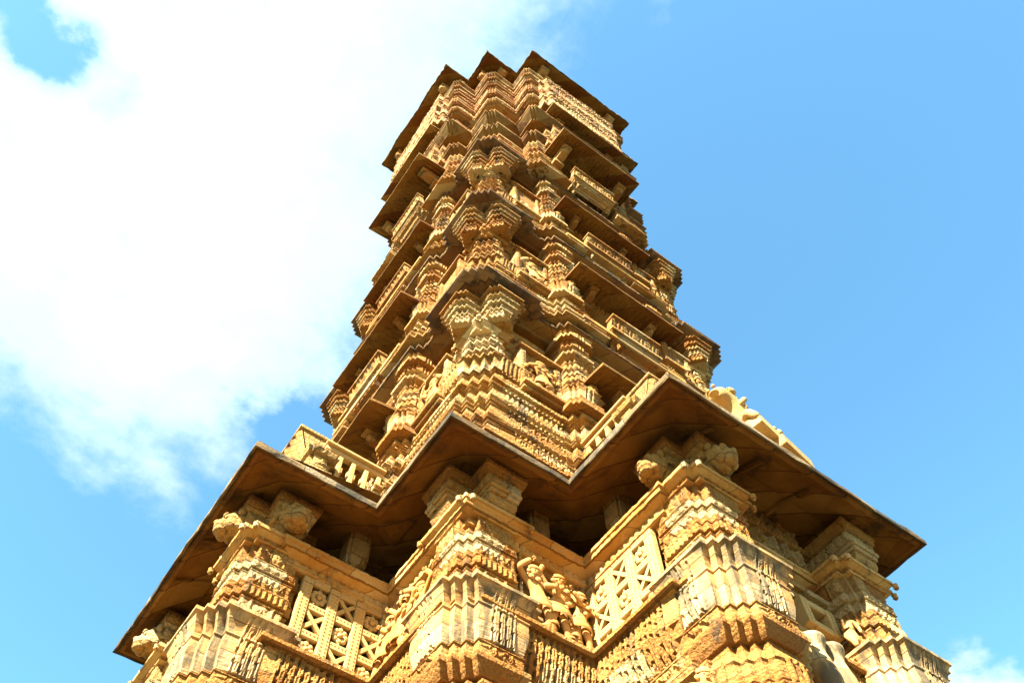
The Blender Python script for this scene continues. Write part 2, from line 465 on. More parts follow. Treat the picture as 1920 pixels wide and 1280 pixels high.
# ------------------------------------------------------------------ carved figures (one continuous skinned body each)
def skin_mesh(name, joints, edges, mat, sub=2, fat=1.0):
    """joints: list of (x,y,z,r)"""
    me = bpy.data.meshes.new(name + '_cage')
    me.from_pydata([j[:3] for j in joints], edges, [])
    o = bpy.data.objects.new(name + '_cage', me); COL.objects.link(o)
    md = o.modifiers.new('skin', 'SKIN'); md.use_smooth_shade = True
    for i, j in enumerate(joints):
        r = j[3] * fat; me.skin_vertices[0].data[i].radius = (r if hasattr(r, '__len__') else (r, r))
        me.skin_vertices[0].data[i].use_root = (i == 0)
    sb = o.modifiers.new('sub', 'SUBSURF'); sb.levels = sub; sb.render_levels = sub
    dg = bpy.context.evaluated_depsgraph_get(); dg.update()
    out = bpy.data.meshes.new_from_object(o.evaluated_get(dg))
    out.name = name
    bpy.data.objects.remove(o); bpy.data.meshes.remove(me)
    out.materials.clear(); out.materials.append(mat)
    return out

def merge_meshes(name, metas, mat, smooth=True):
    bm = bmesh.new()
    for me, mx in metas:
        t = me.copy(); t.transform(mx); bm.from_mesh(t); bpy.data.meshes.remove(t)
    out = bpy.data.meshes.new(name); bm.to_mesh(out); bm.free()
    out.materials.clear(); out.materials.append(mat)
    out.polygons.foreach_set('use_smooth', np.full(len(out.polygons), smooth))
    return out

def standing_figure(name, sway=0.12, la=(0.30, -.1, .62), ra=(-.26, -.12, .80), lh=(.22, -.22, .72), rh=(-.12, -.2, .95), legspread=.1, crown=True, mat=None, extra_arms=False):
    """height 1, front faces -y; relief depth is squashed by the placement scale"""
    s = sway
    J = [(s * .5, 0, .50, .088),            # 0 pelvis
         (s * .15, -.01, .60, .066),        # 1 waist
         (-s * .25, -.02, .72, .094),       # 2 chest
         (-s * .1, -.01, .80, .045),        # 3 neck
         (0, -.03, .87, .064),              # 4 head
         (0, -.03, .93, .058),              # 5 crown base
         (0, -.02, 1.03 if crown else .965, .026 if crown else .04),   # 6 crown tip
         (-s * .25 + .135, -.01, .755, .044), la + (.034,), lh + (.028,),     # 7,8,9 left arm
         (-s * .25 - .135, -.01, .755, .044), ra + (.034,), rh + (.028,),     # 10,11,12 right arm
         (s * .5 + .05, 0, .44, .072), (s * .4 + .06 + legspread * .6, -.05, .25, .045), (.05 + legspread, 0, .04, .034), (.07 + legspread, -.09, .015, .028),
         (s * .5 - .05, 0, .44, .072), (s * .3 - .05 - legspread * .3, -.01, .25, .045), (-.05 - legspread * .6, 0, .04, .034), (-.07 - legspread * .6, -.09, .015, .028)]
    E = [(0, 1), (1, 2), (2, 3), (3, 4), (4, 5), (5, 6), (2, 7), (7, 8), (8, 9), (2, 10), (10, 11), (11, 12), (0, 13), (13, 14), (14, 15), (15, 16), (0, 17), (17, 18), (18, 19), (19, 20)]
    if extra_arms:
        b = len(J)
        J += [(.16, .0, .74, .036), (.28, -.05, .86, .028), (.24, -.1, .98, .026), (-.20, .0, .72, .036), (-.30, -.06, .60, .028), (-.30, -.12, .5, .026)]
        E += [(2, b), (b, b + 1), (b + 1, b + 2), (2, b + 3), (b + 3, b + 4), (b + 4, b + 5)]
    body = skin_mesh(name, J, E, mat or S_STAT, 2, 1.22)
    g = Geo()
    g.lathe([(.150, .40), (.168, .425), (.150, .45)], 14, (s * .5, 0))
    g.lathe([(.155, .30), (.168, .32), (.160, .38), (.150, .40)], 16, (s * .45, -.01), 9, .06)   # short pleated cloth
    for sx in (-1, 1):
        g.lathe([(.05, .10), (.062, .115), (.05, .13)], 10, (sx * (.06 + legspread * .8), 0))   # anklets           # hip girdle
    g.lathe([(.07, .765), (.092, .78), (.07, .795)], 12, (-s * .15, -.015))        # necklace
    g.lathe([(.076, .91), (.092, .922), (.078, .94), (.086, .955), (.06, .975)], 12, (0, -.03))               # crown band
    g.ball((.085, -.04, .86), .032, 8, 6); g.ball((-.085, -.04, .86), .032, 8, 6)  # ear rings
    g.ball((0, -.108, .868), (.013, .02, .02), 8, 6)                             # nose
    for sx in (-.024, .024): g.ball((sx, -.100, .887), (.015, .009, .009), 8, 6)
    g.ball((0, -.098, .838), (.024, .012, .009), 8, 6)
    for sx in (-1, 1):
        g.ball((-s * .25 + sx * .048, -.105, .725), .042, 10, 7)
    # fingers: five short curled chains on each hand
    for (hx, hy, hz), (ex, ey, ez) in ((lh, la), (rh, ra)):
        dv = Vector((hx - ex, hy - ey, hz - ez)).normalized(); sd_ = dv.cross(Vector((0, 1, 0))).normalized()
        for k, q in enumerate((-1.0, -.35, .3, .95)):
            b0 = Vector((hx, hy, hz)) + sd_ * q * .016
            ln = (.036, .044, .042, .034)[k]
            for w in (.4, .75, 1.0):
                pt = b0 + dv * (.018 + ln * w) + Vector((0, -.014 * w * w, 0))
                g.ball(tuple(pt), .0085, 6, 4)
        pt = Vector((hx, hy, hz)) + sd_ * -.026 + dv * .012
        g.ball(tuple(pt), (.010, .012, .012), 6, 4)
    t = g.mesh('t', mat or S_STAT, True)
    out = merge_meshes(name, [(body, Matrix.Identity(4)), (t, Matrix.Identity(4))], mat or S_STAT)
    bpy.data.meshes.remove(body); bpy.data.meshes.remove(t)
    return out

FIG = [standing_figure('dancing_figure', .14),
       standing_figure('attendant_figure', -.12, (.27, -.1, .58), (-.27, -.06, .6), (.14, -.16, .66), (-.3, -.14, .46), .04, True),
       standing_figure('striding_figure', .10, (.30, -.08, .86), (-.28, -.1, .62), (.2, -.14, 1.0), (-.12, -.2, .6), .17, True),
       standing_figure('armed_deity_figure', .08, (.24, -.14, .62), (-.24, -.14, .62), (.1, -.2, .66), (-.1, -.2, .72), .08, True, None, True),
       standing_figure('garland_figure', -.16, (.28, -.1, .84), (-.28, -.08, .64), (.1, -.16, .93), (-.34, -.16, .72), .1, False)]

def seated_figure(name):
    J = [(0, 0, .14, .12), (0, 0, .30, .09), (0, -.02, .46, .12), (0, -.02, .58, .05), (0, -.05, .68, .085), (0, -.04, .78, .06), (0, -.03, .88, .03),
         (.17, -.02, .50, .055), (.26, -.10, .34, .042), (.20, -.24, .26, .036), (-.17, -.02, .50, .055), (-.27, -.10, .40, .042), (-.20, -.2, .52, .036),
         (.10, -.05, .12, .09), (.32, -.18, .10, .065), (.10, -.28, .06, .045), (-.10, -.05, .12, .09), (-.30, -.16, .16, .065), (-.26, -.26, -.02, .045)]
    E = [(0, 1), (1, 2), (2, 3), (3, 4), (4, 5), (5, 6), (2, 7), (7, 8), (8, 9), (2, 10), (10, 11), (11, 12), (0, 13), (13, 14), (14, 15), (0, 16), (16, 17), (17, 18)]
    body = skin_mesh(name, J, E, S_STAT, 2)
    return body
SEAT = seated_figure('seated_deity_figure')

def beast(name, mat):
    """little rearing elephant-like relief beast, 1 high"""
    J = [(0, 0, .38, .17), (-.04, 0, .62, .15), (-.1, -.05, .84, .12), (-.18, -.14, .82, .075), (-.24, -.18, .66, .05), (-.22, -.2, .5, .036),
         (.1, -.08, .2, .085), (.1, -.1, .03, .06), (-.12, -.08, .2, .085), (-.14, -.12, .03, .06), (.14, 0, .62, .05), (.22, -.08, .78, .04)]
    E = [(0, 1), (1, 2), (2, 3), (3, 4), (4, 5), (0, 6), (6, 7), (0, 8), (8, 9), (1, 10), (10, 11)]
    return skin_mesh(name, J, E, mat, 2)
BEAST = beast('elephant_relief', S_STAT)

# ------------------------------------------------------------------ ground
g = Geo(); g.add([(-6000, -6000, 0), (6000, -6000, 0), (6000, 6000, 0), (-6000, 6000, 0)], [(0, 1, 2, 3)])
gr = link('ground', g.mesh('ground', M_GROUND)); gr['kind'] = 'structure'

# ------------------------------------------------------------------ STOREY 1: core, base, bell course
K1, B1, P1 = 3.28, 1.56, 4.74
poly1 = plan(K1, B1, P1, 3, .10, 2, .1)
# terraced plinth (below the picture)
ring_part('plinth', plan(K1, B1, P1, 3, .14, 2, .14),
          [(1.3, 0.004), (1.3, .5), (1.1, .55), (1.1, 1.0), (.9, 1.05), (.95, 1.4), (.7, 1.5), (.8, 1.9), (.45, 2.0), (.5, 2.6), (.3, 2.7), (.35, 3.2), (.1, 3.3), (-.3, 3.3)], S_PLAIN, .3)
rs = [(0, 3.2), (0, 4.6)]
rs += band(4.6, 5.0, .06, rosette(.3), .05)
rs += band(5.0, 5.7, .0, folk(.28), .10, 10)
rs += bulge(5.7, 5.82, .02, .05) + bulge(5.84, 5.94, .0, .04)
rs += band(5.95, 6.75, .0, folk(.34, 3), .13, 14)
rs += [(0.02, 6.78), (.12, 6.84), (.14, 6.9), (.14, 6.93), (.10, 6.95)]
rs += band(6.96, 7.12, .08, scroll(.22), .035, 6)
rs += [(.08, 7.14), (.04, 7.16)]
rs += [(0.02 + .10 * t + .05 * math.sin(t * 3.1), 7.18 + .60 * t, creeper(.085), .05 * (1 - .35 * t), t) for t in np.linspace(0, 1, 34)]
rs += [(.20, 7.80), (.23, 7.82), (.23, 7.865), (.19, 7.89), (.02, 7.92), (-.3, 7.93)]
ring_part('carved_base_wall', poly1, rs, S_CARVED, .019, jit=.007, chip=.001)

# inner core behind lattices and loggia, coloured near-black in place of deep shade
ring_part('inner_core', plan(2.55, .8, 3.0, 0, .1, 0, .1), [(0, 7.9), (0, 10.4), (0, 30.)], S_INNER_SHADE, .5)
# lintel course above lattices and figures
rs = [(-.3, 9.10), (.02, 9.10), (.05, 9.115), (.05, 9.14)] + band(9.14, 9.23, .03, tooth(.05), .02, 2, .01) + [(.10, 9.27), (.16, 9.30), (.17, 9.36), (.19, 9.365), (.19, 9.41), (.15, 9.43), (-.3, 9.43)]
ring_part('lintel_course', plan(3.24, 1.5, 4.66, 0, .1, 0, .1), rs, S_PLAIN, .035)

# lower eave: sloping slabs, stepped plan fitted to the corners seen in the picture
per = [(3.878, 2.197, 5.80, 2.23), (3.92, 2.2, 5.7, 2.2), (3.92, 2.2, 5.7, 2.2), (3.974, 2.13, 5.68, 2.165)]
pe = plan(0, 0, 0, 0, .1, 0, .1, per=per)
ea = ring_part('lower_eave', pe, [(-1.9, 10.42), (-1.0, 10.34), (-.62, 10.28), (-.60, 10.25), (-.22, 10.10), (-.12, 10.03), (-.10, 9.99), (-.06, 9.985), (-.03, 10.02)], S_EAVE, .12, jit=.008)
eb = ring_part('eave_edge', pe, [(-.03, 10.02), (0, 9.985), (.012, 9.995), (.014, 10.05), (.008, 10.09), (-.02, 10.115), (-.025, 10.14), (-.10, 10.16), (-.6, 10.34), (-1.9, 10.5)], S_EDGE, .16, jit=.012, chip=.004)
# ridges on the soffit where the slabs join
for fi in (0, 1):
    for x in np.linspace(-1.25, 1.25, 4):
        g = Geo(); pr = [(5.70 - .16 - .9 * t, 10.03 + .27 * min(1, t * 1.7)) for t in np.linspace(0, 1, 6)]
        V = []
        for yy, zz in pr:
            for sx, d in ((-1, -.02), (-.5, .03), (.5, .03), (1, -.02)): V.append((x + sx * .035, -yy, zz - d))
        g.add(V, [(r * 4 + q, r * 4 + q + 1, r * 4 + q + 5, r * 4 + q + 4) for r in range(5) for q in range(3)])
        link('soffit_rib', g.mesh('soffit_rib', S_EAVE), ea, (0, 0, 0), FACES[fi][0])

# ------------------------------------------------------------------ lower piers
def lower_pier_mesh(a=.42):
    sq = square(a, 3, .085)
    g = Geo()
    # fluted cluster shaft
    rs = [(-.06, 3.2)]
    for z0 in np.arange(3.4, 6.75, .28):
        z1 = min(z0 + .28, 6.9)
        for t in (0, .08, .16, .5, .84, .92):
            rs.append((.075 if t in (0, .92) else (.04 if t in (.08,) else .06), z0 + (z1 - z0) * t, ribs(.085), .05, t))
    rs += [(.03, 6.9), (.02, 7.0)]
    sweep(g, sq, rs, .014, .006, .0008, short=0)
    shaft = g
    g = Geo()
    rs = [(-.08, 6.96), (.06, 6.97), (.10, 7.02), (.125, 7.07), (.145, 7.10), (.15, 7.14), (.14, 7.16), (.12, 7.165)]
    rs += band(7.17, 7.34, .10, scroll(.2), .035, 7)
    rs += [(.11, 7.35), (.09, 7.37)]
    sweep(g, sq, rs, .015, .007, .001)
    abac = g
    g = Geo()
    rs = [(.0, 7.355), (.10, 7.36)]
    for t in np.linspace(0, 1, 40):
        d = .10 + .05 * t + .022 * math.sin(math.pi * min(1, t * 1.5)) + .055 * max(0, (t - .7) / .3) ** 1.4 + (.016 if .60 < t < .66 else 0)
        rs.append((d, 7.37 + .63 * t, creeper(.075), .032 * (1 - .5 * t), t))
    rs += [(.22, 8.01), (.235, 8.02), (.235, 8.06), (.20, 8.085), (.02, 8.10), (-.2, 8.10)]
    sweep(g, sq, rs, .014, .008, .0008)
    bell = g
    g = Geo()
    rs = [(-.05, 8.09)]
    fns = [rosette(.26), zig(.07), scroll(.15), lozenge(.12), rosette(.18)]
    zz = [8.10, 8.45, 8.60, 8.84, 8.99, 9.26]
    for i in range(5):
        o = (.0, .022, .008, .026, .0)[i] - .012
        rs += band(zz[i] + .008, zz[i + 1] - .008, o, fns[i], .026, 12, .008)
        rs += [(o - .014, zz[i + 1] - .006), (o - .014, zz[i + 1] + .006)]
    rs += [(-.1, 9.27)]
    sweep(g, square(a - .01, 2, .075), rs, .012, .003, .0006, short=.1)
    block = g
    g = Geo()
    rs = [(-.1, 9.245), (.03, 9.25), (.04, 9.265), (.025, 9.27)] + band(9.272, 9.315, .02, tooth(.045), .02, 2, .01)
    rs += [(.05, 9.32), (.09, 9.345), (.115, 9.36), (.09, 9.37), (.125, 9.38), (.13, 9.425), (.11, 9.44), (-.2, 9.445)]
    sweep(g, square(a - .02, 1, .10), rs, .03, .006, .003)
    # hanging buds at the beam ends
    for sx, sy in ((-1, -1), (1, -1), (-1, 1), (1, 1)):
        for dx, dy in ((0, 1), (1, 0)):
            c = (sx * (a + .12 - .12 * dx), sy * (a + .12 - .12 * dy))
            g.lathe([(.002, 9.275), (.025, 9.29), (.038, 9.315), (.028, 9.335), (.04, 9.36)], 10, c)
    beam = g
    return shaft.mesh('shaft', S_CARVED), abac.mesh('abacus', S_CARVED), bell.mesh('bell_capital', S_BELL), block.mesh('carved_block', S_CARVED), beam.mesh('beam_block', S_PLAIN)
LP = lower_pier_mesh()

def stepped_bracket():
    """bracket projecting to -y from the pier centre; z from 9.44"""
    g = Geo()
    w = .25
    g.prism([(.2, 9.44), (-.46, 9.44), (-.52, 9.47), (-.555, 9.52), (-.56, 9.58), (-.53, 9.60), (.2, 9.60)], -w * .8, w * .8)
    g.box(-w * .86, w * .86, -.60, .2, 9.60, 9.66); g.box(-w * .94, w * .94, -.63, .2, 9.66, 9.72)
    sq = [(-w, -.6), (w, -.6), (w, .2), (-w, .2)]
    sweep(g, sq, [(-.1, 9.72), (-.02, 9.72)] + band(9.72, 9.90, -.01, lozenge(.12), .03, 7) + [(.03, 9.91), (.04, 9.98), (.06, 9.99), (.06, 10.06), (-.1, 10.06)], .025, .004, .003)
    for i in range(6):
        x = -w + .05 + i * (2 * w - .1) / 5
        g.ball((x, -.60, 9.95), .038, 8, 6)
    return g.mesh('bracket', S_CARVED)
def lion_bracket():
    g = Geo(); w = .21
    g.prism([(.2, 9.44), (-.42, 9.44), (-.50, 9.52), (-.52, 9.66), (.2, 9.66)], -w * .8, w * .8)
    sq = [(-w, -.50), (w, -.50), (w, .2), (-w, .2)]
    sweep(g, sq, [(-.1, 9.66), (.0, 9.66)] + band(9.67, 9.84, .0, rosette(.15), .03, 7) + [(.05, 9.86), (.08, 9.95), (.09, 10.06), (-.1, 10.06)], .025, .004, .003)
    # the head: mane, brow, muzzle, cheeks, ears
    g.ball((0, -.56, 9.70), (.19, .17, .20), 22, 14, lambda p, th, ph: 1 + .10 * math.sin(7 * ph) * math.sin(th) + .07 * math.cos(9 * th))
    g.ball((0, -.68, 9.63), (.115, .12, .10), 16, 10)
    g.ball((0, -.70, 9.55), (.09, .085, .045), 14, 8)
    for s in (-1, 1):
        g.ball((s * .085, -.68, 9.735), (.05, .05, .04), 12, 8)
        g.ball((s * .075, -.72, 9.76), (.055, .03, .025), 10, 6)
        g.ball((s * .17, -.57, 9.83), (.05, .05, .07), 10, 6)
        g.ball((s * .105, -.64, 9.60), (.06, .07, .075), 12, 8)
    g.ball((0, -.775, 9.66), (.045, .04, .035), 10, 7)
    return g.mesh('lion_bracket', S_CARVED, True)
BR1 = stepped_bracket(); BR2 = lion_bracket()

def add_lower_pier(x, y, name, outs, brk):
    c = LP
    root = link(name, c[0], tower, (x, y, 0))
    for me in c[1:]: link(me.name, me, root)
    for rz in outs: link(brk.name, brk, root, (0, 0, 0), rz)
    return root
RZ_OUT = {'-y': 0.0, '-x': -math.pi / 2, '+x': math.pi / 2, '+y': math.pi}
KX = 2.93
for (cx, cy) in CORN:
    outs = [RZ_OUT['-x' if cx < 0 else '+x'], RZ_OUT['-y' if cy < 0 else '+y']]
    add_lower_pier(cx * KX, cy * KX, 'corner_pier', outs, BR1)
BXS = (-1.09, 1.34); BY = -4.80
for fi in (0, 1):
    for i, bx in enumerate(BXS if fi == 0 else (-1.30, 1.12)):
        x, y = on_face(fi, bx, BY)
        rz = FACES[fi][0]
        near_l = bx < 0
        outs = [rz, rz + (-math.pi / 2 if near_l else math.pi / 2)]
        near = (fi == 0 and i == 0) or (fi == 1 and i == 1)
        add_lower_pier(x, y, 'bay_pier', outs, BR2 if (near or fi == 1) else BR1)

# ------------------------------------------------------------------ lattice windows on the bay sides
def lattice():
    W, H = 1.08, 1.14; t = .045
    g = Geo(); fr = .066
    cw = W / 3; chh = H / 3
    for i in range(4):
        x = -W / 2 + i * cw
        g.box(x - fr, x + fr, -t, t, 0, H + .02)
        for k in range(22):
            g.ball((x + .03, -t, .03 + k * H / 22), .011, 6, 4); g.ball((x - .03, -t, .03 + k * H / 22), .011, 6, 4)
    for j in range(4):
        z = j * chh
        for i in range(3):
            x0 = -W / 2 + i * cw + fr + .002; x1 = -W / 2 + (i + 1) * cw - fr - .002
            g.box(x0, x1, -t + .012, t - .01, z - fr * .8 + (.03 if j == 0 else 0), z + fr * .8)
            for k in range(5): g.ball((x0 + .02 + k * (x1 - x0 - .04) / 4, -t + .012, z + .01), .011, 6, 4)
    crosses = Geo(); flowers = []
    for i in range(3):
        for j in range(3):
            cx = -W / 2 + (i + .5) * cw; cz = (j + .5) * chh
            if (i + j) % 2 == 1:
                for s in (-1, 1):
                    a = math.atan2(chh, cw * s)
                    l = .175; w = .024
                    dx, dz = math.cos(a), math.sin(a)
                    V = []
                    for yy in (-.028, .02):
                        V += [(cx - dx * l - dz * w, yy + s * .004, cz - dz * l + dx * w), (cx + dx * l - dz * w, yy + s * .004, cz + dz * l + dx * w), (cx + dx * l + dz * w, yy + s * .004, cz + dz * l - dx * w), (cx - dx * l + dz * w, yy + s * .004, cz - dz * l - dx * w)]
                    g.add(V, [(0, 1, 2, 3)[::-1], (4, 5, 6, 7), (0, 1, 5, 4), (1, 2, 6, 5), (2, 3, 7, 6), (3, 0, 4, 7)])
            else: flowers.append((cx, cz))
    f = Geo()
    for k in range(8):
        a = k * math.pi / 4
        f.ball((.075 * math.cos(a), 0, .075 * math.sin(a)), (.04, .022, .04), 10, 6)
    f.ball((0, -.015, 0), (.036, .03, .036), 10, 6)
    for k in range(4):
        a = k * math.pi / 2
        f.box(.135 * math.cos(a) - (.045 if k % 2 == 0 else .012), .135 * math.cos(a) + (.045 if k % 2 == 0 else .012), -.012, .012, .135 * math.sin(a) - (.012 if k % 2 == 0 else .045), .135 * math.sin(a) + (.012 if k % 2 == 0 else .045))
    return g.mesh('lattice_window', S_PALE), f.mesh('rosette', S_PALE, True), flowers
LM, FM, FL = lattice()
for loc, rz in (((-1.50, -3.83, 7.93), -math.pi / 2), ((-3.83, -1.50, 7.93), 0.0)):
    o = link('lattice_window', LM, tower, loc, rz)
    for cx, cz in FL: link('rosette', FM, o, (cx, 0, cz))

# ------------------------------------------------------------------ figure panels on the corner faces
def panel(name, x0, x1, z0, z1, y, mat, fn=None, amp=.03, depth=.35, h=.025):
    """thick slab whose -y face carries a height pattern"""
    nx = max(2, int((x1 - x0) / h)); nz = max(2, int((z1 - z0) / h))
    X, Z = np.meshgrid(np.linspace(x0, x1, nx + 1), np.linspace(z0, z1, nz + 1))
    Y = np.full_like(X, y)
    if fn is not None:
        e = np.minimum(np.minimum(X - x0, x1 - X), np.minimum(Z - z0, z1 - Z)) > 1e-6
        Y = Y - amp * fn(X - (x0 + x1) / 2, (Z - z0) / (z1 - z0)) * e
    Y = Y + rng.normal(0, .0025, Y.shape)
    V = np.stack([X, Y, Z], -1).reshape(-1, 3)
    i, j = np.meshgrid(np.arange(nx), np.arange(nz)); b = (j * (nx + 1) + i).ravel()
    Q = np.stack([b, b + 1, b + nx + 2, b + nx + 1], 1)
    g = Geo(); g.add(V, Q)
    yb = y + depth
    c = [(x0, y, z0), (x1, y, z0), (x1, y, z1), (x0, y, z1), (x0, yb, z0), (x1, yb, z0), (x1, yb, z1), (x0, yb, z1)]
    g.add(c, [(0, 4, 5, 1), (1, 5, 6, 2), (2, 6, 7, 3), (3, 7, 4, 0)])
    return g

pg = panel('figure_wall', -2.62, -1.50, 7.9, 9.11, -3.20, S_CARVED, lambda s, t: .25 * vnoise(np.stack([s * 9, t * 9, s * 0 + 1], -1), 1.0, 3) + .25, .03, .7)
for (a, b) in ((-2.56, -2.50), (-1.62, -1.56)):
    pg.box(a, b, -3.26, -3.15, 7.92, 9.10)
pg.box(-2.58, -1.54, -3.40, -3.15, 7.93, 8.0)
PAN = pg.mesh('figure_panel', S_CARVED)
pg2 = panel('figure_wall', 1.50, 2.62, 7.9, 9.11, -3.20, S_CARVED, None, .03, .7); pg2.box(1.54, 2.58, -3.40, -3.15, 7.93, 8.0)
PAN2 = pg2.mesh('figure_panel', S_CARVED)
FS = (1.08, .66, 1.0)
def put_fig(parent, k, x, y, z, rz, s=1.0, flip=False, flat=1.0):
    return link('carved_figure', FIG[k] if k >= 0 else SEAT, parent, (x, y, z), rz, (FS[0] * s * (-1 if flip else 1), FS[1] * s * flat, FS[2] * s))
o = link('figure_panel', PAN, tower)
for k, x, fl, s in ((0, -2.38, False, .92), (3, -2.03, True, .98), (1, -1.72, False, .88), (4, -2.20, True, .50), (2, -1.88, False, .46)): put_fig(o, k, x, -3.31, 8.0, 0, s, fl)
link('figure_panel', PAN2, tower, (0, 0, 0), 0)
o = link('figure_panel', PAN2, tower, (0, 0, 0), -math.pi / 2)
for k, x, fl, s in ((2, 2.38, False, .90), (4, 2.03, False, .98), (0, 1.72, True, .9), (1, 2.20, True, .50), (3, 1.88, False, .46)): put_fig(o, k, x, -3.31, 8.0, 0, s, fl)
link('figure_panel', PAN, tower, (0, 0, 0), -math.pi / 2)

# dwarf posts and frieze in the dark loggia gap above the lintels
def dwarf():
    g = Geo(); sweep(g, square(.11, 1, .04), [(-.1, 9.42), (.02, 9.43), (.02, 9.5), (-.02, 9.52)] + band(9.53, 9.75, -.02, rosette(.2), .03, 6) + [(.03, 9.78), (.04, 9.86), (.05, 9.95), (.05, 10.4)], .025)
    return g.mesh('dwarf_post', S_CARVED)
DW = dwarf()
for p in ((-2.05, -2.95), (-2.95, -2.05), (-1.30, -3.8), (-3.8, -1.30)):
    link('dwarf_post', DW, tower, (p[0], p[1], 0))

# bay front wall between the piers: bands, dotted beams, little window, frieze of figures
def bay_front():
    g = panel('w', -1.0, 1.0, 7.92, 8.2, -4.72, S_CARVED, scroll(.22), .03, .5)
    for nm, z0, z1, y, fn, am in (('a', 8.20, 8.32, -4.78, tooth(.06), .02), ('b', 8.74, 8.83, -4.82, bead(.055), .02), ('c', 8.83, 8.93, -4.76, None, 0), ('d', 8.93, 9.02, -4.84, bead(.055), .02), ('e', 9.02, 9.12, -4.78, lozenge(.11), .03), ('f', 9.44, 9.92, -4.74, folk(.24, 2), .10), ('g', 9.92, 10.0, -4.80, tooth(.07), .03), ('h', 10.0, 10.4, -4.76, scroll(.3), .05)):
        q = panel(nm, -1.0, 1.0, z0, z1, y, S_CARVED, fn, am, .5)
        for V in q.V: pass
        o = g.n
        for V in q.V: g.V.append(V)
        off = g.n
        # indices inside q already start at 0
        for Q in q.Q: g.Q.append(Q + off)
        g.n += q.n
    return g
BF = bay_front().mesh('bay_front_wall', S_CARVED)
WSS = [panel('window_side_wall', a_, b_, 8.32, 8.74, -4.70, S_PLAIN, rosette(.36), .03, .4).mesh('window_side_wall', S_CARVED) for a_, b_ in ((-1.0, -.26), (.26, 1.0))]
fr = Geo()
fr.box(-.27, -.15, -4.86, -4.6, 8.325, 8.735); fr.box(.15, .27, -4.86, -4.6, 8.325, 8.735)
fr.box(-.148, .148, -4.85, -4.6, 8.325, 8.42); fr.box(-.148, .148, -4.85, -4.6, 8.64, 8.735); fr.box(-.148, .148, -4.50, -4.4, 8.42, 8.64)
for sx in (-.21, .21):
    for k in range(10): fr.ball((sx, -4.86, 8.35 + k * .04), .012, 6, 4)
FRM = fr.mesh('window_frame', S_PALE)
for fi in (0, 1):
    rz = FACES[fi][0]
    o = link('bay_front_wall', BF, tower, (0, 0, 0), rz)
    for w_ in WSS: link('window_side_wall', w_, o)
    for dx in (-.33, .53): link('window_frame', FRM, o, (dx if fi == 0 else -dx, -.02, 0))
    # two smooth bulbs at the middle of the bell course
    for dx in (.02, .30):
        g = Geo(); g.lathe([(.10, 6.96), (.15, 6.98), (.16, 7.05), (.13, 7.09), (.12, 7.14), (.15, 7.25), (.165, 7.36), (.155, 7.48), (.13, 7.6), (.115, 7.7), (.13, 7.78), (.16, 7.84), (.165, 7.885), (.02, 7.9)], 20)
        x, y = on_face(fi, dx if fi == 0 else -dx, -4.90)
        link('bulb', g.mesh('bulb', S_BELL, True), tower, (x, y, 0), rz)
# beasts and small figures beside the piers
for x, y, rz, s, fl in ((-.58, -4.98, .2, .5, False), (.78, -4.98, 0, .45, True)):
    link('elephant_relief', BEAST, tower, (x, y, 8.08), rz, (s * (-1 if fl else 1), s, s * 1.1))
for k, x, z, s in ((1, -.58, 8.08, .8), (0, .74, 8.08, .75)):
    px_, py_ = on_face(1, x, -4.98)
    put_fig(tower, k, px_, py_, z, -math.pi / 2, s)
# figures low down beside the fluted shafts
for fi in (0, 1):
    rz = FACES[fi][0]
    for k, x, y, s, fl in ((2, -1.62, -4.72, .85, False), (0, -.50, -4.95, .85, True), (4, -2.40, -3.42, .8, False), (1, 2.38, -3.42, .8, True), (3, -2.08, -3.40, .8, False), (2, 1.68, -4.9, .85, False), (4, .55, -4.95, .85, False)):
        if fi == 1: x = -x
        px_, py_ = on_face(fi, x, y)
        put_fig(tower, k, px_, py_, 6.0, rz + (-.5 if abs(x) > 1.5 and y < -4.5 else 0), s, fl)

# ------------------------------------------------------------------ UPPER STOREYS
KW, BW, PW = 3.28, 1.62, 3.52
def fillet(z0, z1, d, fn=None, amp=.02):
    """thin projecting slab with a sharp lip and a deep groove above"""
    h = z1 - z0
    out = [(d - .09, z0 + .002), (d - .01, z0 + h * .10), (d, z0 + h * .16)]
    if fn is not None: out += [(d - amp, z0 + h * .2, fn, amp, .2), (d - amp, z0 + h * .55, fn, amp, .6)]
    out += [(d, z0 + h * .58), (d, z0 + h * .66), (d - .03, z0 + h * .74), (d - .09, z0 + h * .8), (d - .10, z1)]
    return out
def fil_stack(z0, z1, d0, d1, n, fn=None):
    out = []
    for i in range(n):
        a, b = z0 + (z1 - z0) * i / n, z0 + (z1 - z0) * (i + 1) / n; d = d0 + (d1 - d0) * i / max(1, n - 1)
        out += fillet(a, b, d, fn if i % 2 else None, .03)
    return out
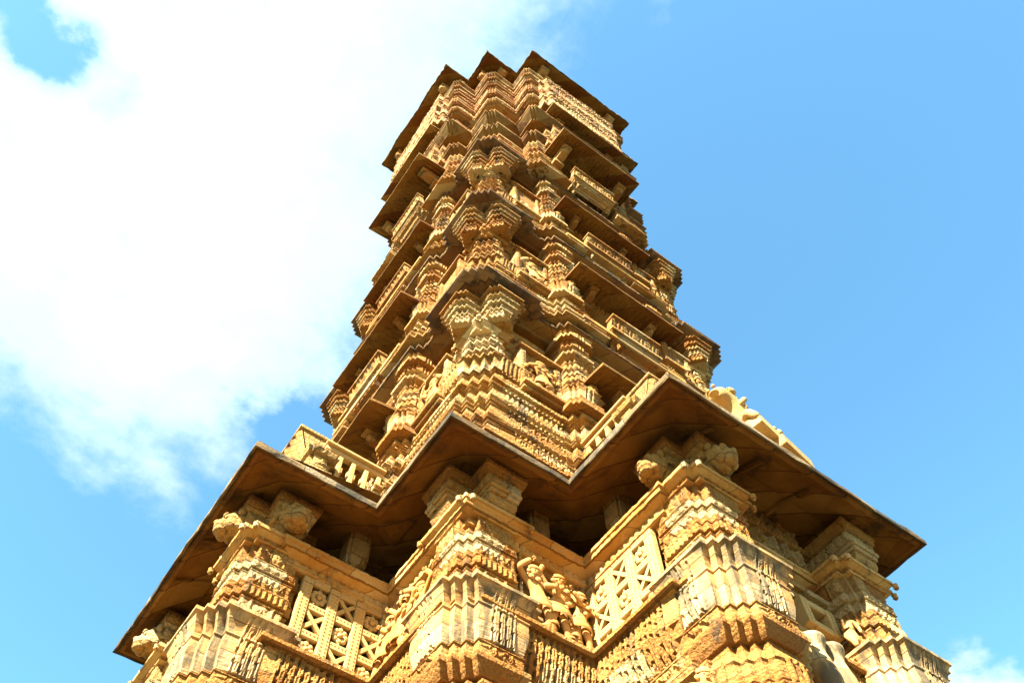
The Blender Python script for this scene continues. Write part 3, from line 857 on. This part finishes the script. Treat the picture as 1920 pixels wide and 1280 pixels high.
def base_rings(z0, z1, dmax, near, var=0):
    """stack of zigzag mouldings tapering up from dmax to ~.06"""
    H = z1 - z0; rs = [(-.3, z0), (dmax - .08, z0)]
    kinds = ['f', 'r', 't', 'b', 'f', 's', 't', 'b', 'f', 'z', 't', 'k', 'f', 'l', 't']
    kinds = [kinds, list('ftbtrfzkftslft'), list('tfbftlftsftkrt'), list('frftbfzftkftst')][var % 4]
    hs = {'f': .8, 'r': 1.2, 't': .7, 'b': 1.3, 's': 1.2, 'z': 1.0, 'k': 1.3, 'l': 1.1}
    tot = sum(hs[k] for k in kinds); a = z0
    for i, k in enumerate(kinds):
        b = a + hs[k] / tot * H; t = (a - z0) / H
        d = dmax + (.05 - dmax) * t ** .8
        if k == 'f': rs += fillet(a, b, d + .03)
        elif k == 't': rs += fillet(a, b, d + .05, tooth(.075), .022)
        elif k == 'b': rs += [(d - .08, a + .004)] + bulge(a + .008, b - .02, d - .03, .09, 7) + [(d - .08, b - .012)]
        elif k == 'k': rs += [(d - .06, a + .004)] + [(d - .04 + .11 * (1 - q) ** 2, a + (b - a) * (.03 + .9 * q)) for q in np.linspace(0, 1, 5)] + [(d - .08, b)]
        else: rs += band(a, b, d - .02, {'r': rosette(.18), 's': scroll(.22), 'z': zig(.09), 'l': lozenge(.15)}[k], .03, 5, .022) + [(d - .07, b - .002)]
        a = b
    return rs
def bell_rings(z0, z1, d):
    return [(d - .04, z0)] + [(d + .0 + .09 * t ** 2 + .02 * math.sin(4 * t), z0 + .02 + (z1 - z0 - .06) * t, petal(.085), .04, t) for t in np.linspace(0, 1, 9)] + [(d + .11, z1 - .035), (d + .115, z1 - .015), (d + .08, z1), (-.3, z1)]

def upper_pier_meshes(z, a=.33):
    """z = dict of levels; returns shaft, beam, cornice cap meshes"""
    g = Geo(); sq = square(a, 3, .085)
    rs = [(-.05, z['pier'] - .06)]
    H = z['beam'] - z['pier'] + .06; n = max(3, int(round(H / .2))); fl = [rosette(.16), zig(.07), scroll(.16), lozenge(.12)]
    for i in range(n):
        a0 = z['pier'] - .06 + H * i / n; a1 = a0 + H / n
        d = .06 - .07 * i / n + (.025 if i % 2 else 0)
        rs += band(a0 + .01, a1 - .012, d, fl[i % 4], .03, 5, .02) + [(d - .035, a1)]
    sweep(g, sq, rs, .022, .004, .002, short=.12); shaft = g.mesh('corner_pier', S_CARVED)
    g = Geo(); b0 = z['beam']
    rs = [(-.1, b0 - .01), (.03, b0), (.04, b0 + .03), (.01, b0 + .04), (.03, b0 + .07), (.07, b0 + .11), (.10, b0 + .15), (.105, b0 + .20), (.09, b0 + .215), (-.2, b0 + .22)]
    sweep(g, square(a, 1, .1), rs, .04)
    for sx, sy in ((-1, -1), (1, -1), (-1, 1)):
        g.ball((sx * (a + .06), sy * (a + .06), b0 + .17), .05, 10, 7)
    beam = g.mesh('beam_block', S_PLAIN)
    g = Geo(); c0 = z['cor']; c1 = z['top']; hh = c1 - c0
    rs = [(-.2, c0 - .03), (.20, c0), (.26, c0 + .02), (.28, c0 + hh * .16), (.40, c0 + hh * .24), (.50, c0 + hh * .34), (.56, c0 + hh * .44), (.57, c0 + hh * .48)]
    rs2 = [(.55, c0 + hh * .47), (.58, c0 + hh * .48), (.585, c0 + hh * .60), (.50, c0 + hh * .68), (.42, c0 + hh * .74), (.42, c0 + hh * .80), (.36, c0 + hh * .84), (.34, c0 + hh * .98), (-.2, c0 + hh * 1.0)]
    sweep(g, square(a + .01, 3, .10), rs, .04); cap = g.mesh('cornice_cap', S_LICH)
    g = Geo(); sweep(g, square(a + .01, 3, .10), rs2, .04, .008, .004); edge = g.mesh('cornice_edge', S_LICH)
    return shaft, beam, cap, edge
def capital_mesh(z0, z1, cw=.25):
    """stacked zigzag bracket capital, local origin at pier centre, pushed out to -y"""
    g = Geo(); H = z1 - z0
    q = [(x, y - .43) for x, y in square(cw, 2, .06)]
    rs = [(-.20, z0 - .02), (-.10, z0 - .015), (-.08, z0 + .01 * H), (-.075, z0 + .12 * H), (-.11, z0 + .13 * H)]
    for a, b, d, k in ((.13, .24, -.06, 0), (.25, .33, -.015, 0), (.34, .46, -.03, 1), (.47, .55, .035, 0), (.56, .68, .015, 2), (.69, .77, .075, 0), (.78, .90, .06, 1), (.91, 1.0, .13, 0)):
        if k: rs += band(z0 + a * H, z0 + b * H, d, (None, rosette(.11), lozenge(.09))[k], .03, 5, .01)
        else: rs += fillet(z0 + a * H, z0 + b * H, d)
    rs += [(-.1, z1 + .05)]
    sweep(g, q, rs, .022, .006, .002, short=.12)
    g.box(-.19, .19, -.55, .0, z0 + .3 * H, z1)
    return g.mesh('bracket_capital', S_CARVED)

def niche_panel(z0, z1):
    """framed slab standing proud of the wall between corner pier and bay column"""
    g = panel('n', -2.52, -1.66, z0, z1, -3.40, S_CARVED, None, .0, .4)
    g.box(-2.515, -2.40, -3.47, -3.38, z0 + .06, z1 - .01); g.box(-1.76, -1.665, -3.47, -3.38, z0 + .06, z1 - .01)
    for k in range(int((z1 - z0 - .2) / .09)):
        for x in (-2.457, -1.712): g.ball((x, -3.47, z0 + .15 + k * .09), (.035, .02, .035), 8, 6)
    g.box(-2.54, -1.64, -3.60, -3.36, z0 - .04, z0 + .055); g.box(-2.52, -1.66, -3.53, -3.36, z0 - .12, z0 - .042)
    g.box(-2.56, -1.62, -3.52, -3.36, z1 + .002, z1 + .07); g.prism([(-3.36, z1 + .071), (-3.46, z1 + .075), (-3.36, z1 + .2)], -2.45, -1.73)
    return g

def bay_column_mesh(z):
    """slender redented column at the edge of the bay"""
    g = Geo(); a = .23; sq = square(a, 2, .06)
    rs = [(-.1, z['pier'] - .75), (.16, z['pier'] - .74), (.16, z['pier'] - .64), (.08, z['pier'] - .60), (.13, z['pier'] - .55), (.13, z['pier'] - .50), (.06, z['pier'] - .46)]
    rs += [(.05 + .06 * t ** 2, z['pier'] - .45 + .33 * t, petal(.1), .035, t) for t in np.linspace(0, 1, 6)] + [(.13, z['pier'] - .1), (.13, z['pier'] - .07), (.02, z['pier'] - .05)]
    H = z['beam'] - z['pier']; n = max(4, int(round(H / .2))); fl = [rosette(.14), zig(.06), lozenge(.1), scroll(.14)]
    for i in range(n):
        a0 = z['pier'] - .04 + (H + .04) * i / n; a1 = a0 + (H + .04) / n
        d = .03 - .04 * i / n + (.02 if i % 2 else 0)
        rs += band(a0 + .006, a1 - .01, d, fl[i % 4], .025, 4, .018) + [(d - .03, a1)]
    b0 = z['beam']
    rs += [(.03, b0), (.04, b0 + .03), (.02, b0 + .05), (.12, b0 + .13), (.13, b0 + .19), (-.02, b0 + .21)]
    c0, c1 = b0 + .22, z['cor']
    for t0, t1, d in ((0, .28, .02), (.3, .5, .08), (.52, .7, .06), (.72, 1, .13)):
        rs += band(c0 + t0 * (c1 - c0), c0 + t1 * (c1 - c0), d, zig(.06) if d > .05 else rosette(.12), .03, 4, .02)
    rs += [(-.1, c1 + .05)]
    sweep(g, sq, rs, .03, .005, .003)
    return g.mesh('bay_column', S_CARVED)

def hood_mesh(w, y0, y1, z, th=.06, drop=.16):
    """balcony hood: thin sloping slab with ribbed soffit from y0 (wall) to y1 (edge), edge height z"""
    g = Geo(); nx = int(2 * w / .045)
    X = np.linspace(-w, w, nx + 1)
    rib = np.where(np.arange(nx + 1) % 3 == 0, .042, 0.0)
    prof = [(y1 + .02, z), (y1 + .16, z + .03), (y1 + .24, z + .06), ((y0 + y1) / 2, z + drop * .7), (y0, z + drop + .02)]
    top = [(y1, z + .01), (y1, z + th), (y1 + .04, z + th + .012), (y0, z + drop + th + .05)]
    V = []
    for i, x in enumerate(X):
        for q, (yy, zz) in enumerate(prof):
            V.append((x, yy, zz - (rib[i] if 1 < q < 5 else 0)))
    m = len(prof); Q = []
    for i in range(nx):
        for q in range(m - 1):
            Q.append((i * m + q, (i + 1) * m + q, (i + 1) * m + q + 1, i * m + q + 1)[::-1])
    g.add(V, Q)
    ej = rng.normal(0, .008, nx + 1).cumsum() * .25; ej -= ej.mean()
    V = []; Q = []; m = len(top)
    tp = [(y1 + .02, z)] + top; m = len(tp)
    for i, x in enumerate(X):
        for q, (yy, zz) in enumerate(tp): V.append((x, yy + (ej[i] if q in (1, 2) else 0), zz + (ej[i] if q in (2, 3) else 0)))
    for i in range(nx):
        for q in range(m - 1): Q.append((i * m + q, (i + 1) * m + q, (i + 1) * m + q + 1, i * m + q + 1))
    g.add(V, Q)
    for sx in (-w, w):
        g.add([(sx, yy, zz) for yy, zz in prof] + [(sx, yy, zz) for yy, zz in top[::-1]], None,
              [(0, i, i + 1) if sx < 0 else (0, i + 1, i) for i in range(1, len(prof) + len(top) - 1)])
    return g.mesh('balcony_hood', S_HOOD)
def pendant():
    g = Geo(); g.lathe([(.001, -.02), (.05, -.01), (.085, .03), (.10, .07), (.07, .10), (.105, .13), (.11, .19), (.06, .22), (.06, .3)], 16)
    return g
PEND = pendant().mesh('pendant', S_CARVED, True)
def parapet_mesh(w, y, z0, z1, lean=.12, thick=.16, ribbed=False):
    g = Geo()
    n = int(2 * w / .02); X = np.linspace(-w, w, n + 1)
    zs = np.linspace(0, 1, 16); f = lambda x, t: np.maximum(rosette(.30)(x, t), .8 * (np.abs(t - .5) > .38))
    if ribbed: f = lambda x, t: 2.0 * np.abs(np.cos(np.pi * x / .17)) ** .5
    V = []; Q = []
    for t in zs:
        for x in X: V.append((x, y - lean * t - .035 * f(x, t) * (0.02 < t < .98), z0 + (z1 - z0) * t))
    m = n + 1
    for r in range(len(zs) - 1):
        for i in range(n): Q.append((r * m + i, r * m + i + 1, (r + 1) * m + i + 1, (r + 1) * m + i))
    g.add(V, Q)
    g.add([(-w, y, z0), (-w, y - lean, z1), (-w, y - lean + thick, z1), (-w, y + thick, z0), (w, y, z0), (w, y - lean, z1), (w, y - lean + thick, z1), (w, y + thick, z0)],
          [(0, 1, 2, 3), (4, 7, 6, 5), (3, 2, 6, 7), (1, 5, 6, 2)])
    g.box(-w - .03, w + .03, y - lean - .06, y - lean + thick + .02, z1 + .002, z1 + .07)
    g.box(-w - .05, w + .05, y - .10, y + .35, z0 - .09, z0 - .002)
    sweep(g, [(-w, y - .02), (w, y - .02), (w, y + .6), (-w, y + .6)], [(-.25, z0 - .55), (-.18, z0 - .50), (-.14, z0 - .42), (-.2, z0 - .40), (-.06, z0 - .34)] + band(z0 - .34, z0 - .20, -.06, rosette(.15), .03, 4) + [(-.02, z0 - .18), (.03, z0 - .12), (.03, z0 - .095), (-.2, z0 - .09)], .03)
    return g.mesh('balcony_parapet', S_CARVED)

def panel_cut(w, z0, z1):
    """balustrade pierced by stepped openings, along x, thickness .1"""
    g = Geo(); t = .05
    g.box(-w, w, -t, t, z0, z0 + .10); g.box(-w, w, -t, t, z1 - .09, z1); g.box(-w - .02, w + .02, -t - .05, t + .05, z1 + .002, z1 + .06)
    n = max(2, int(2 * w / .22))
    for i in range(n + 1):
        x = -w + .05 + i * (2 * w - .1) / n
        g.box(x - .035, x + .035, -t + .008, t - .008, z0 + .098, z1 - .088)
        g.box(x - .065, x + .065, -t + .014, t - .014, z0 + (z1 - z0) * .42, z0 + (z1 - z0) * .58)
    return g.mesh('balustrade', S_PALE)

STOREYS = [
    dict(z0=10.35, bell=12.95, pier=13.38, beam=14.25, cap=14.48, cor=15.18, top=15.62, dm=.46, ch=13.45, cp=4.2, cw=1.42),
    dict(z0=15.56, bell=17.35, pier=17.72, beam=18.92, cap=19.08, cor=19.80, top=20.26, dm=.36, ch=17.85, cp=4.2, cw=1.45),
    dict(z0=20.2, bell=22.00, pier=22.36, beam=23.86, cap=23.98, cor=24.86, top=25.30, dm=.34, ch=22.50, cp=4.2, cw=1.45)]
hb = Geo(); hb.box(-.10, .10, -3.95, -3.3, .0, .10); hb.box(-.08, .08, -3.78, -3.3, -.14, -.002); hb.box(-.11, .11, -3.6, -3.3, -.3, -.142); hb.ball((0, -3.80, -.06), (.085, .08, .075), 12, 8)
HB = hb.mesh('hood_bracket', S_CARVED)
for si, z in enumerate(STOREYS):
    near = si == 0
    h = .024 if near else .034
    # base mouldings
    pb = plan(KW, BW, PW, 3, .12, 2, .11, notch=(1.12, 2.7))
    ring_part('base_moulding', pb, base_rings(z['z0'], z['bell'], z['dm'], near, si) + bell_rings(z['bell'], z['pier'] - .02, .03), S_CARVED, h, jit=.011, chip=.0035)
    # plain wall behind piers
    pw = plan(KW - .14, BW - .06, PW - .25, 0, .1, 0, .1, notch=(1.05, 2.6))
    ring_part('wall', pw, [(0, z['pier'] - .1), (0, z['beam']), (.03, z['beam'] + .01), (.10, z['beam'] + .10), (.11, z['beam'] + .18), (.0, z['beam'] + .22)] + band(z['beam'] + .24, z['cor'] - .02, .0, scroll(.3), .04, 6) + [(.0, z['cor'] + .1)], S_PLAIN, .06)
    # cornice running round the whole storey
    c0, c1 = z['cor'], z['top']; hh = c1 - c0
    pc = plan(KW, BW, PW, 3, .12, 2, .11)
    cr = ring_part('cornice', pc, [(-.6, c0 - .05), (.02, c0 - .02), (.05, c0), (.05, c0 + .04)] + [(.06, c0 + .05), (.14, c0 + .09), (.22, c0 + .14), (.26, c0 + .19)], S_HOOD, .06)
    ce = link('cornice_edge', sweep(Geo(), pc, [(.25, c0 + .18), (.28, c0 + .185), (.285, c0 + .25), (.22, c0 + .28), (.20, c0 + .33)] + band(c0 + .34, c1 + .05, .16, lozenge(.14), .03, 4) + [(-.5, c1 + .06)], .04, .010, .004).mesh('cornice_edge', S_LICH), cr)
    # corner piers with paired bracket capitals
    sh, bm_, cp_, ed_ = upper_pier_meshes(z)
    cm = capital_mesh(z['cap'] - .04, z['cor'], (.27, .29, .31)[si])
    for cx, cy in CORN:
        rt = link('corner_pier', sh, tower, (cx * 2.94, cy * 2.94, 0))
        link('beam_block', bm_, rt); cc = link('cornice_cap', cp_, rt); link('cornice_edge', ed_, rt)
        for rz in (RZ_OUT['-x' if cx < 0 else '+x'], RZ_OUT['-y' if cy < 0 else '+y']):
            link('bracket_capital', cm, rt, (0, 0, 0), rz)
    # niches with figures
    nz0 = z['bell'] - .12; nz1 = z['beam'] - .12
    npan = niche_panel(nz0, nz1)
    # mirror for the far half
    NV = npan.mesh('niche', S_CARVED)
    BC = bay_column_mesh(z)
    HD = hood_mesh(z['cw'], -3.2, -z['cp'], z['ch'])
    PM = parapet_mesh(.60 + .08 * (si == 2), -3.88, z['z0'] + .62, z['z0'] + .98) if si else None
    for fi in (0, 1):
        rz = FACES[fi][0]
        for side in (-1, 1):
            if side < 0: nb = link('niche', NV, tower, on_face(fi, 0, .06) + (0,), rz)
            else:
                nb = link('niche', NV, tower, on_face(fi, 4.16, .06) + (0,), rz)
            hfig = nz1 - nz0 - .1
            k = (3, -1, 0, 2, -1, 4)[(si * 2 + fi + (1 if side > 0 else 0)) % 6]
            sf = min(1.25, hfig / 1.03) if k >= 0 else .95
            o = put_fig(nb, k, -2.09, -3.45, nz0 + .06, 0, sf * .92, False, .7)
            if k >= 0: put_fig(nb, (k + 1) % 5, -2.33, -3.43, nz0 + .06, 0, sf * .5, True, .7)
            x, y = on_face(fi, side * 1.38, -3.40)
            link('bay_column', BC, tower, (x, y, 0), rz)
            x, y = on_face(fi, side * .86, -3.22)
            link('bay_column', BC, tower, (x, y, .02), rz, (.62, .62, 1))
        hd = link('balcony_hood', HD, tower, (0, 0, 0), rz)
        for sx in (-z['cw'] + .16, z['cw'] - .16):
            link('pendant', PEND, hd, (sx, -3.68, z['ch'] - .16))
            if HB: link('hood_bracket', HB, hd, (sx * .62, 0, z['ch']))
        # moulded front of the bay above the hood
        fm = Geo()
        zt = z['cor'] - .02; zb = z['ch'] + .2
        sweep(fm, [(-1.12, -3.45), (1.12, -3.45), (1.12, -3.0), (-1.12, -3.0)],
              [(-.2, zb - .1), (.1, zb - .1), (.22, zb + .0), (.24, zb + .05)] + band(zb + .06, zb + .06 + (zt - zb) * .22, .12, rosette(.2), .04, 5) + bulge(zb + .1 + (zt - zb) * .22, zb + (zt - zb) * .45, .06, .08, 5) +
              band(zb + (zt - zb) * .47, zb + (zt - zb) * .7, .03, folk(.2, si), .07, 7) + [(.10, zb + (zt - zb) * .74), (.16, zb + (zt - zb) * .8), (.16, zb + (zt - zb) * .84)] + band(zb + (zt - zb) * .85, zt, .05, zig(.1), .04, 5) + [(-.2, zt + .02)], .045)
        link('bay_front_moulding', fm.mesh('bay_front_moulding', S_CARVED), tower, (0, 0, 0), rz)
        if PM: link('balcony_parapet', PM, tower, (0, 0, 0), rz)
        # balcony floor and slab
        fl = Geo(); fl.box(-1.3, 1.3, -3.9 if si else -3.6, -2.5, z['z0'] + .35, z['z0'] + .47)
        link('balcony_floor', fl.mesh('balcony_floor', S_PLAIN), tower, (0, 0, 0), rz)

# first-floor terrace over the lower bay: seat-back parapet, pierced side balustrades
T0 = parapet_mesh(1.62, -4.92, 11.02, 11.52, .18, .44, True)
T1 = panel_cut(.46, 10.55, 11.28)
def terrace_post():
    g = Geo(); sweep(g, square(.16, 1, .05), [(-.1, 10.3), (.06, 10.36), (.06, 10.5), (.0, 10.54)] + band(10.56, 10.8, -.01, rosette(.2), .03) + [(.05, 10.83), (.08, 10.9), (.02, 10.95), (-.1, 10.96)], .03)
    return g.mesh('terrace_post', S_CARVED)
TP = terrace_post()
for fi in (0, 1):
    rz = FACES[fi][0]
    link('balcony_parapet', T0, tower, (0, 0, 0), rz)
    for sx in (-1, 1):
        x, y = on_face(fi, sx * 1.72, -4.28)
        link('balustrade', T1, tower, (x, y, 0), rz + math.pi / 2)
        x, y = on_face(fi, sx * 1.72, -4.78)
        link('terrace_post', TP, tower, (x, y, 0), rz)

# ------------------------------------------------------------------ storeys D and E, flaring crown
KD, BD, PD = 3.22, 1.9, 3.75
pD = plan(KD, BD, PD, 3, .12, 2, .10, notch=(1.2, 2.7))
pDf = plan(KD, BD, PD, 3, .12, 2, .10)
ring_part('base_moulding', pD, base_rings(25.2, 27.0, .30, False, 3), S_CARVED, .05)
ring_part('wall', pD, [(-.1, 26.9), (-.02, 27.0)] + fil_stack(27.0, 28.7, .06, .14, 7, tooth(.12)) + [(-.1, 28.7)], S_CARVED, .05)
cD = ring_part('cornice', pDf, [(-.5, 28.66), (.05, 28.7), (.08, 28.74), (.16, 28.82), (.27, 28.92), (.31, 29.0)], S_HOOD, .07)
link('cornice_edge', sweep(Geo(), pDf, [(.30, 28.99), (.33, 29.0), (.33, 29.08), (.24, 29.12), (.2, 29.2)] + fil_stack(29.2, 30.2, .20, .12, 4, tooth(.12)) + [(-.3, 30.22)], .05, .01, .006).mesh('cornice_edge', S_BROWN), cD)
KE, BE, PE = 3.22, 2.08, 4.15
pE = plan(KE, BE, PE, 3, .075, 2, .07); pEn = plan(KE, BE, PE, 3, .075, 2, .07, notch=(1.5, 2.9))
cE = ring_part('cornice', pE, [(-.6, 30.2), (.06, 30.25), (.06, 30.32), (.16, 30.42), (.28, 30.55), (.32, 30.62)], S_HOOD, .07)
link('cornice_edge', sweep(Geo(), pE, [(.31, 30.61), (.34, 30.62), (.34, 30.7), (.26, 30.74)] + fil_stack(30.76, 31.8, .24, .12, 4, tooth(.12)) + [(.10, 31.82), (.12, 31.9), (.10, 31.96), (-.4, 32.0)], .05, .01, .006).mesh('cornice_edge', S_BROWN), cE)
# recess with its shade painted in as dark stone, then the flaring top
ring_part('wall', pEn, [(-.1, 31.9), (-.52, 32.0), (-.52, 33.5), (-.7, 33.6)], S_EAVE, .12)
rs = [(-.8, 33.1), (.10, 33.12), (.14, 33.18)]
zc_ = 33.2; d = .17
for i, (hh, st, k) in enumerate(((.24, .02, 't'), (.20, .02, 'f'), (.34, .01, 'c'), (.22, .03, 't'), (.22, .02, 'f'), (.42, .01, 'b'), (.24, .03, 't'), (.36, .01, 'c'), (.22, .03, 'f'), (.24, .03, 't'), (.4, .02, 'c'), (.22, .02, 'f'))):
    if k == 'b': rs += [(d - .08, zc_ + .004)] + bulge(zc_ + .01, zc_ + hh - .02, d - .04, .10, 6) + [(d - .08, zc_ + hh - .01)]
    elif k == 'c': rs += band(zc_, zc_ + hh, d - .03, rosette(.3), .05, 5, .03) + [(d - .07, zc_ + hh)]
    else: rs += fillet(zc_, zc_ + hh, d + .05, tooth(.12) if k == 't' else None, .035)
    d += st; zc_ += hh
rs += [(d + .05, zc_ + .02), (d + .12, zc_ + .1), (d + .12, zc_ + .18), (-.4, zc_ + .2)]
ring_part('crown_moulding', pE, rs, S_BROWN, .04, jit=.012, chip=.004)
# projecting jharokha bodies of the two top bays
def jharokha(z0, z1, w, p, rough):
    g = Geo(); rs = [(-.3, z0), (-.02, z0 + .02)]; zc = z0 + .02; n = 7
    hs = np.array((1.2, .7, 1.0, .6, 1.3, .7, 1.1)); hs = hs / hs.sum() * (z1 - z0 - .1)
    for i in range(n):
        dd = .015 * i
        if i % 2: rs += bulge(zc + .01, zc + hs[i] - .01, dd - .02, .06, 5)
        else: rs += band(zc, zc + hs[i], dd, rosette(.3) if i % 4 else None, .05, 5, .03)
        zc += hs[i]
    rs += [(.12, zc + .02), (.15, zc + .06), (-.3, zc + .1)]
    sq = [(-w, -p + .2), (-w + .2, -p + .2), (-w + .2, -p), (w - .2, -p), (w - .2, -p + .2), (w, -p + .2), (w, -3.2), (-w, -3.2)]
    sweep(g, sq, rs, .05, .03 if rough else .01, .014 if rough else .006)
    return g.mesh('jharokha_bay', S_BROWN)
JE = jharokha(32.1, 36.5, 1.8, 4.72, True)
JD = jharokha(28.5, 30.9, 1.5, 4.25, False)
HDD = hood_mesh(1.55, -3.2, -4.85, 27.65, .07, .22)
HDE = hood_mesh(1.70, -3.2, -4.85, 31.25, .07, .22)
PMD = parapet_mesh(.75, -4.1, 26.0, 26.5)
for fi in (0, 1):
    rz = FACES[fi][0]
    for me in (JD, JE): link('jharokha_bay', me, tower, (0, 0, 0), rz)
    for me, zz in ((HDD, 27.65), (HDE, 31.25)):
        hd = link('balcony_hood', me, tower, (0, 0, 0), rz)
        for sx in (-1.1, 1.1):
            bg_ = Geo()
            bg_.box(sx - .16, sx + .16, -4.5, -3.3, zz - .10, zz + .06); bg_.box(sx - .13, sx + .13, -4.25, -3.3, zz - .28, zz - .103); bg_.box(sx - .18, sx + .18, -4.0, -3.3, zz - .5, zz - .283)
            bg_.ball((sx, -4.3, zz - .16), (.15, .12, .11), 12, 8)
            link('hood_bracket', bg_.mesh('hood_bracket', S_CARVED), hd)
    link('balcony_parapet', PMD, tower, (0, 0, 0), rz)

# upper eave, fitted plan
per2 = [(4.05, 2.62, 5.20, 2.625), (4.1, 2.62, 5.2, 2.62), (4.1, 2.62, 5.2, 2.62), (4.134, 2.62, 5.267, 2.62)]
pe2 = plan(0, 0, 0, 0, .1, 0, .1, per=per2)
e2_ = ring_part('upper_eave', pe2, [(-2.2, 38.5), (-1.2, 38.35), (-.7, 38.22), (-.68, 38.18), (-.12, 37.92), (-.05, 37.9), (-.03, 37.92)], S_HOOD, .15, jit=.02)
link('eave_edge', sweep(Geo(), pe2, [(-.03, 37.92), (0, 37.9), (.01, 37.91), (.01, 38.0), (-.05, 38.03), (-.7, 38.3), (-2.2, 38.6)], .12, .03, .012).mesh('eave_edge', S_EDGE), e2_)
ring_part('wall', plan(3.3, 2.1, 4.4, 0, .1, 0, .1), [(-.2, 36.0), (0, 36.02), (0, 38.5)], S_PLAIN, .2)
def top_bracket():
    g = Geo()
    g.box(-.2, .2, -.75, .2, 37.55, 37.75); g.box(-.16, .16, -.62, .2, 37.3, 37.547); g.box(-.2, .2, -.4, .2, 36.6, 37.297)
    g.ball((0, -.62, 37.52), (.17, .15, .17), 14, 9, lambda p, th, ph: 1 + .2 * math.sin(7 * ph) * math.sin(th) + .12 * math.sin(11 * th))
    return g.mesh('eave_bracket', S_CARVED, False)
TB = top_bracket()
for cx, cy in CORN:
    for rz in (RZ_OUT['-x' if cx < 0 else '+x'], RZ_OUT['-y' if cy < 0 else '+y']):
        link('eave_bracket', TB, tower, (cx * 3.15, cy * 3.15, .1), rz)
for fi in (0, 1):
    for sx in (-1.75, 1.75):
        x, y = on_face(fi, sx, -4.25)
        link('eave_bracket', TB, tower, (x, y, .1), FACES[fi][0])
        link('eave_bracket', TB, tower, (x, y, .1), FACES[fi][0] + (-math.pi / 2 if sx < 0 else math.pi / 2))
# dome and its octagonal drum above
g = Geo()
oc = [(4.15 * math.cos(R(22.5 + 45 * i)), 4.15 * math.sin(R(22.5 + 45 * i))) for i in range(8)]
sweep(g, oc, [(-.8, 38.3), (-.8, 39.6), (.3, 39.75), (.33, 39.82), (.3, 39.88), (-.7, 40.2)], .3)
g.lathe([(3.7, 40.1), (3.5, 40.9), (3.0, 41.7), (2.2, 42.4), (1.2, 42.9), (.5, 43.1), (.45, 43.4), (.2, 43.8), (.001, 44.2)], 40)
link('dome', g.mesh('dome', S_PLAIN, False), tower)

# ------------------------------------------------------------------ statues standing on the lower eave
def bull():
    J = [(0.25, 0, .42, .28), (.80, 0, .38, .25), (-.22, 0, .58, .25), (-.42, -.02, 1.02, .19), (-.52, -.05, 1.36, .22), (-.74, -.10, 1.44, .165), (-.92, -.14, 1.40, .125),
         (.85, -.18, .2, .14), (.50, -.26, .08, .09), (.85, .18, .2, .14), (.50, .26, .08, .09), (-.25, -.18, .22, .13), (-.58, -.24, .08, .08), (-.25, .18, .22, .13), (-.58, .24, .08, .08), (1.0, 0, .4, .06), (1.12, 0, .12, .045)]
    E = [(0, 1), (0, 2), (2, 3), (3, 4), (4, 5), (5, 6), (1, 7), (7, 8), (1, 9), (9, 10), (2, 11), (11, 12), (2, 13), (13, 14), (1, 15), (15, 16)]
    b = skin_mesh('bull_statue', J, E, S_PALE, 3)
    g = Geo()
    for s in (-1, 1):
        g.ball((-.44, s * .20, 1.38), (.05, .055, .03), 10, 7)                     # ears
        for k in range(4): g.ball((-.48 + .012 * k, s * (.10 + .02 * k), 1.53 + .03 * k), .05 - .008 * k, 8, 6)   # short horns
        g.ball((-.66, s * .180 - .08, 1.49), (.06, .035, .045), 10, 7)             # eyes
        g.ball((-.62, s * .16 - .07, 1.56), (.09, .05, .025), 10, 7)               # brows
        g.ball((-.985, s * .05 - .14, 1.40), (.03, .03, .03), 8, 6)                # nostrils
    g.ball((-.95, -.14, 1.30), (.07, .08, .025), 10, 6)                            # lower lip
    for zz in (.86, .98, 1.10):
        for k in range(18):
            a = k / 18 * 2 * math.pi
            g.ball((-.40 - .12 * (zz - .98) + .215 * math.sin(a) * -.9, .205 * math.cos(a), zz + .07 * math.sin(a)), .032, 8, 6)   # collars of beads
    t = g.mesh('t', S_PALE, True)
    out = merge_meshes('bull_statue', [(b, Matrix.Identity(4)), (t, Matrix.Identity(4))], S_PALE)
    return out
BU = bull()
PLN = Geo(); PLN.box(-.75, 1.0, -.28, .28, 0, .12)
def eave_statue(name, me, loc, rz, s, label, cat):
    r = bpy.data.objects.new(name, None); COL.objects.link(r); r.location = loc; r.rotation_euler = (0, 0, rz)
    thing(r, label, cat)
    link('body', me, r, (0, 0, .12 * s), 0, (s, s, s))
    return r
bs = eave_statue('bull_statue', BU, (.58, -5.14, 10.50), 0, 1.05, 'pale stone bull statue with raised head looking left on the right eave', 'statue')
link('plinth', PLN.mesh('plinth', S_PALE), bs)
SEATP = SEAT.copy(); SEATP.materials.clear(); SEATP.materials.append(S_PALE)
PLS_ = Geo(); PLS_.box(-.34, .34, -.34, .24, 0, .22); PLS = PLS_.mesh('plinth', S_PALE)
for x_, sc_, z_, lb in ((.30, 1.25, 11.30, 'pale stone figure riding right behind the head of the bull statue'), (.70, .95, 11.12, 'smaller pale stone figure seated further back on the bull statue')):
    r_ = eave_statue('seated_statue', SEATP, (x_, -5.18, z_), .15, sc_, lb, 'statue')
    link('plinth', PLS, r_)

n = sum(len(o.data.polygons) for o in bpy.data.objects if o.type == 'MESH')
print('polys', n, 'objects', len(bpy.data.objects))
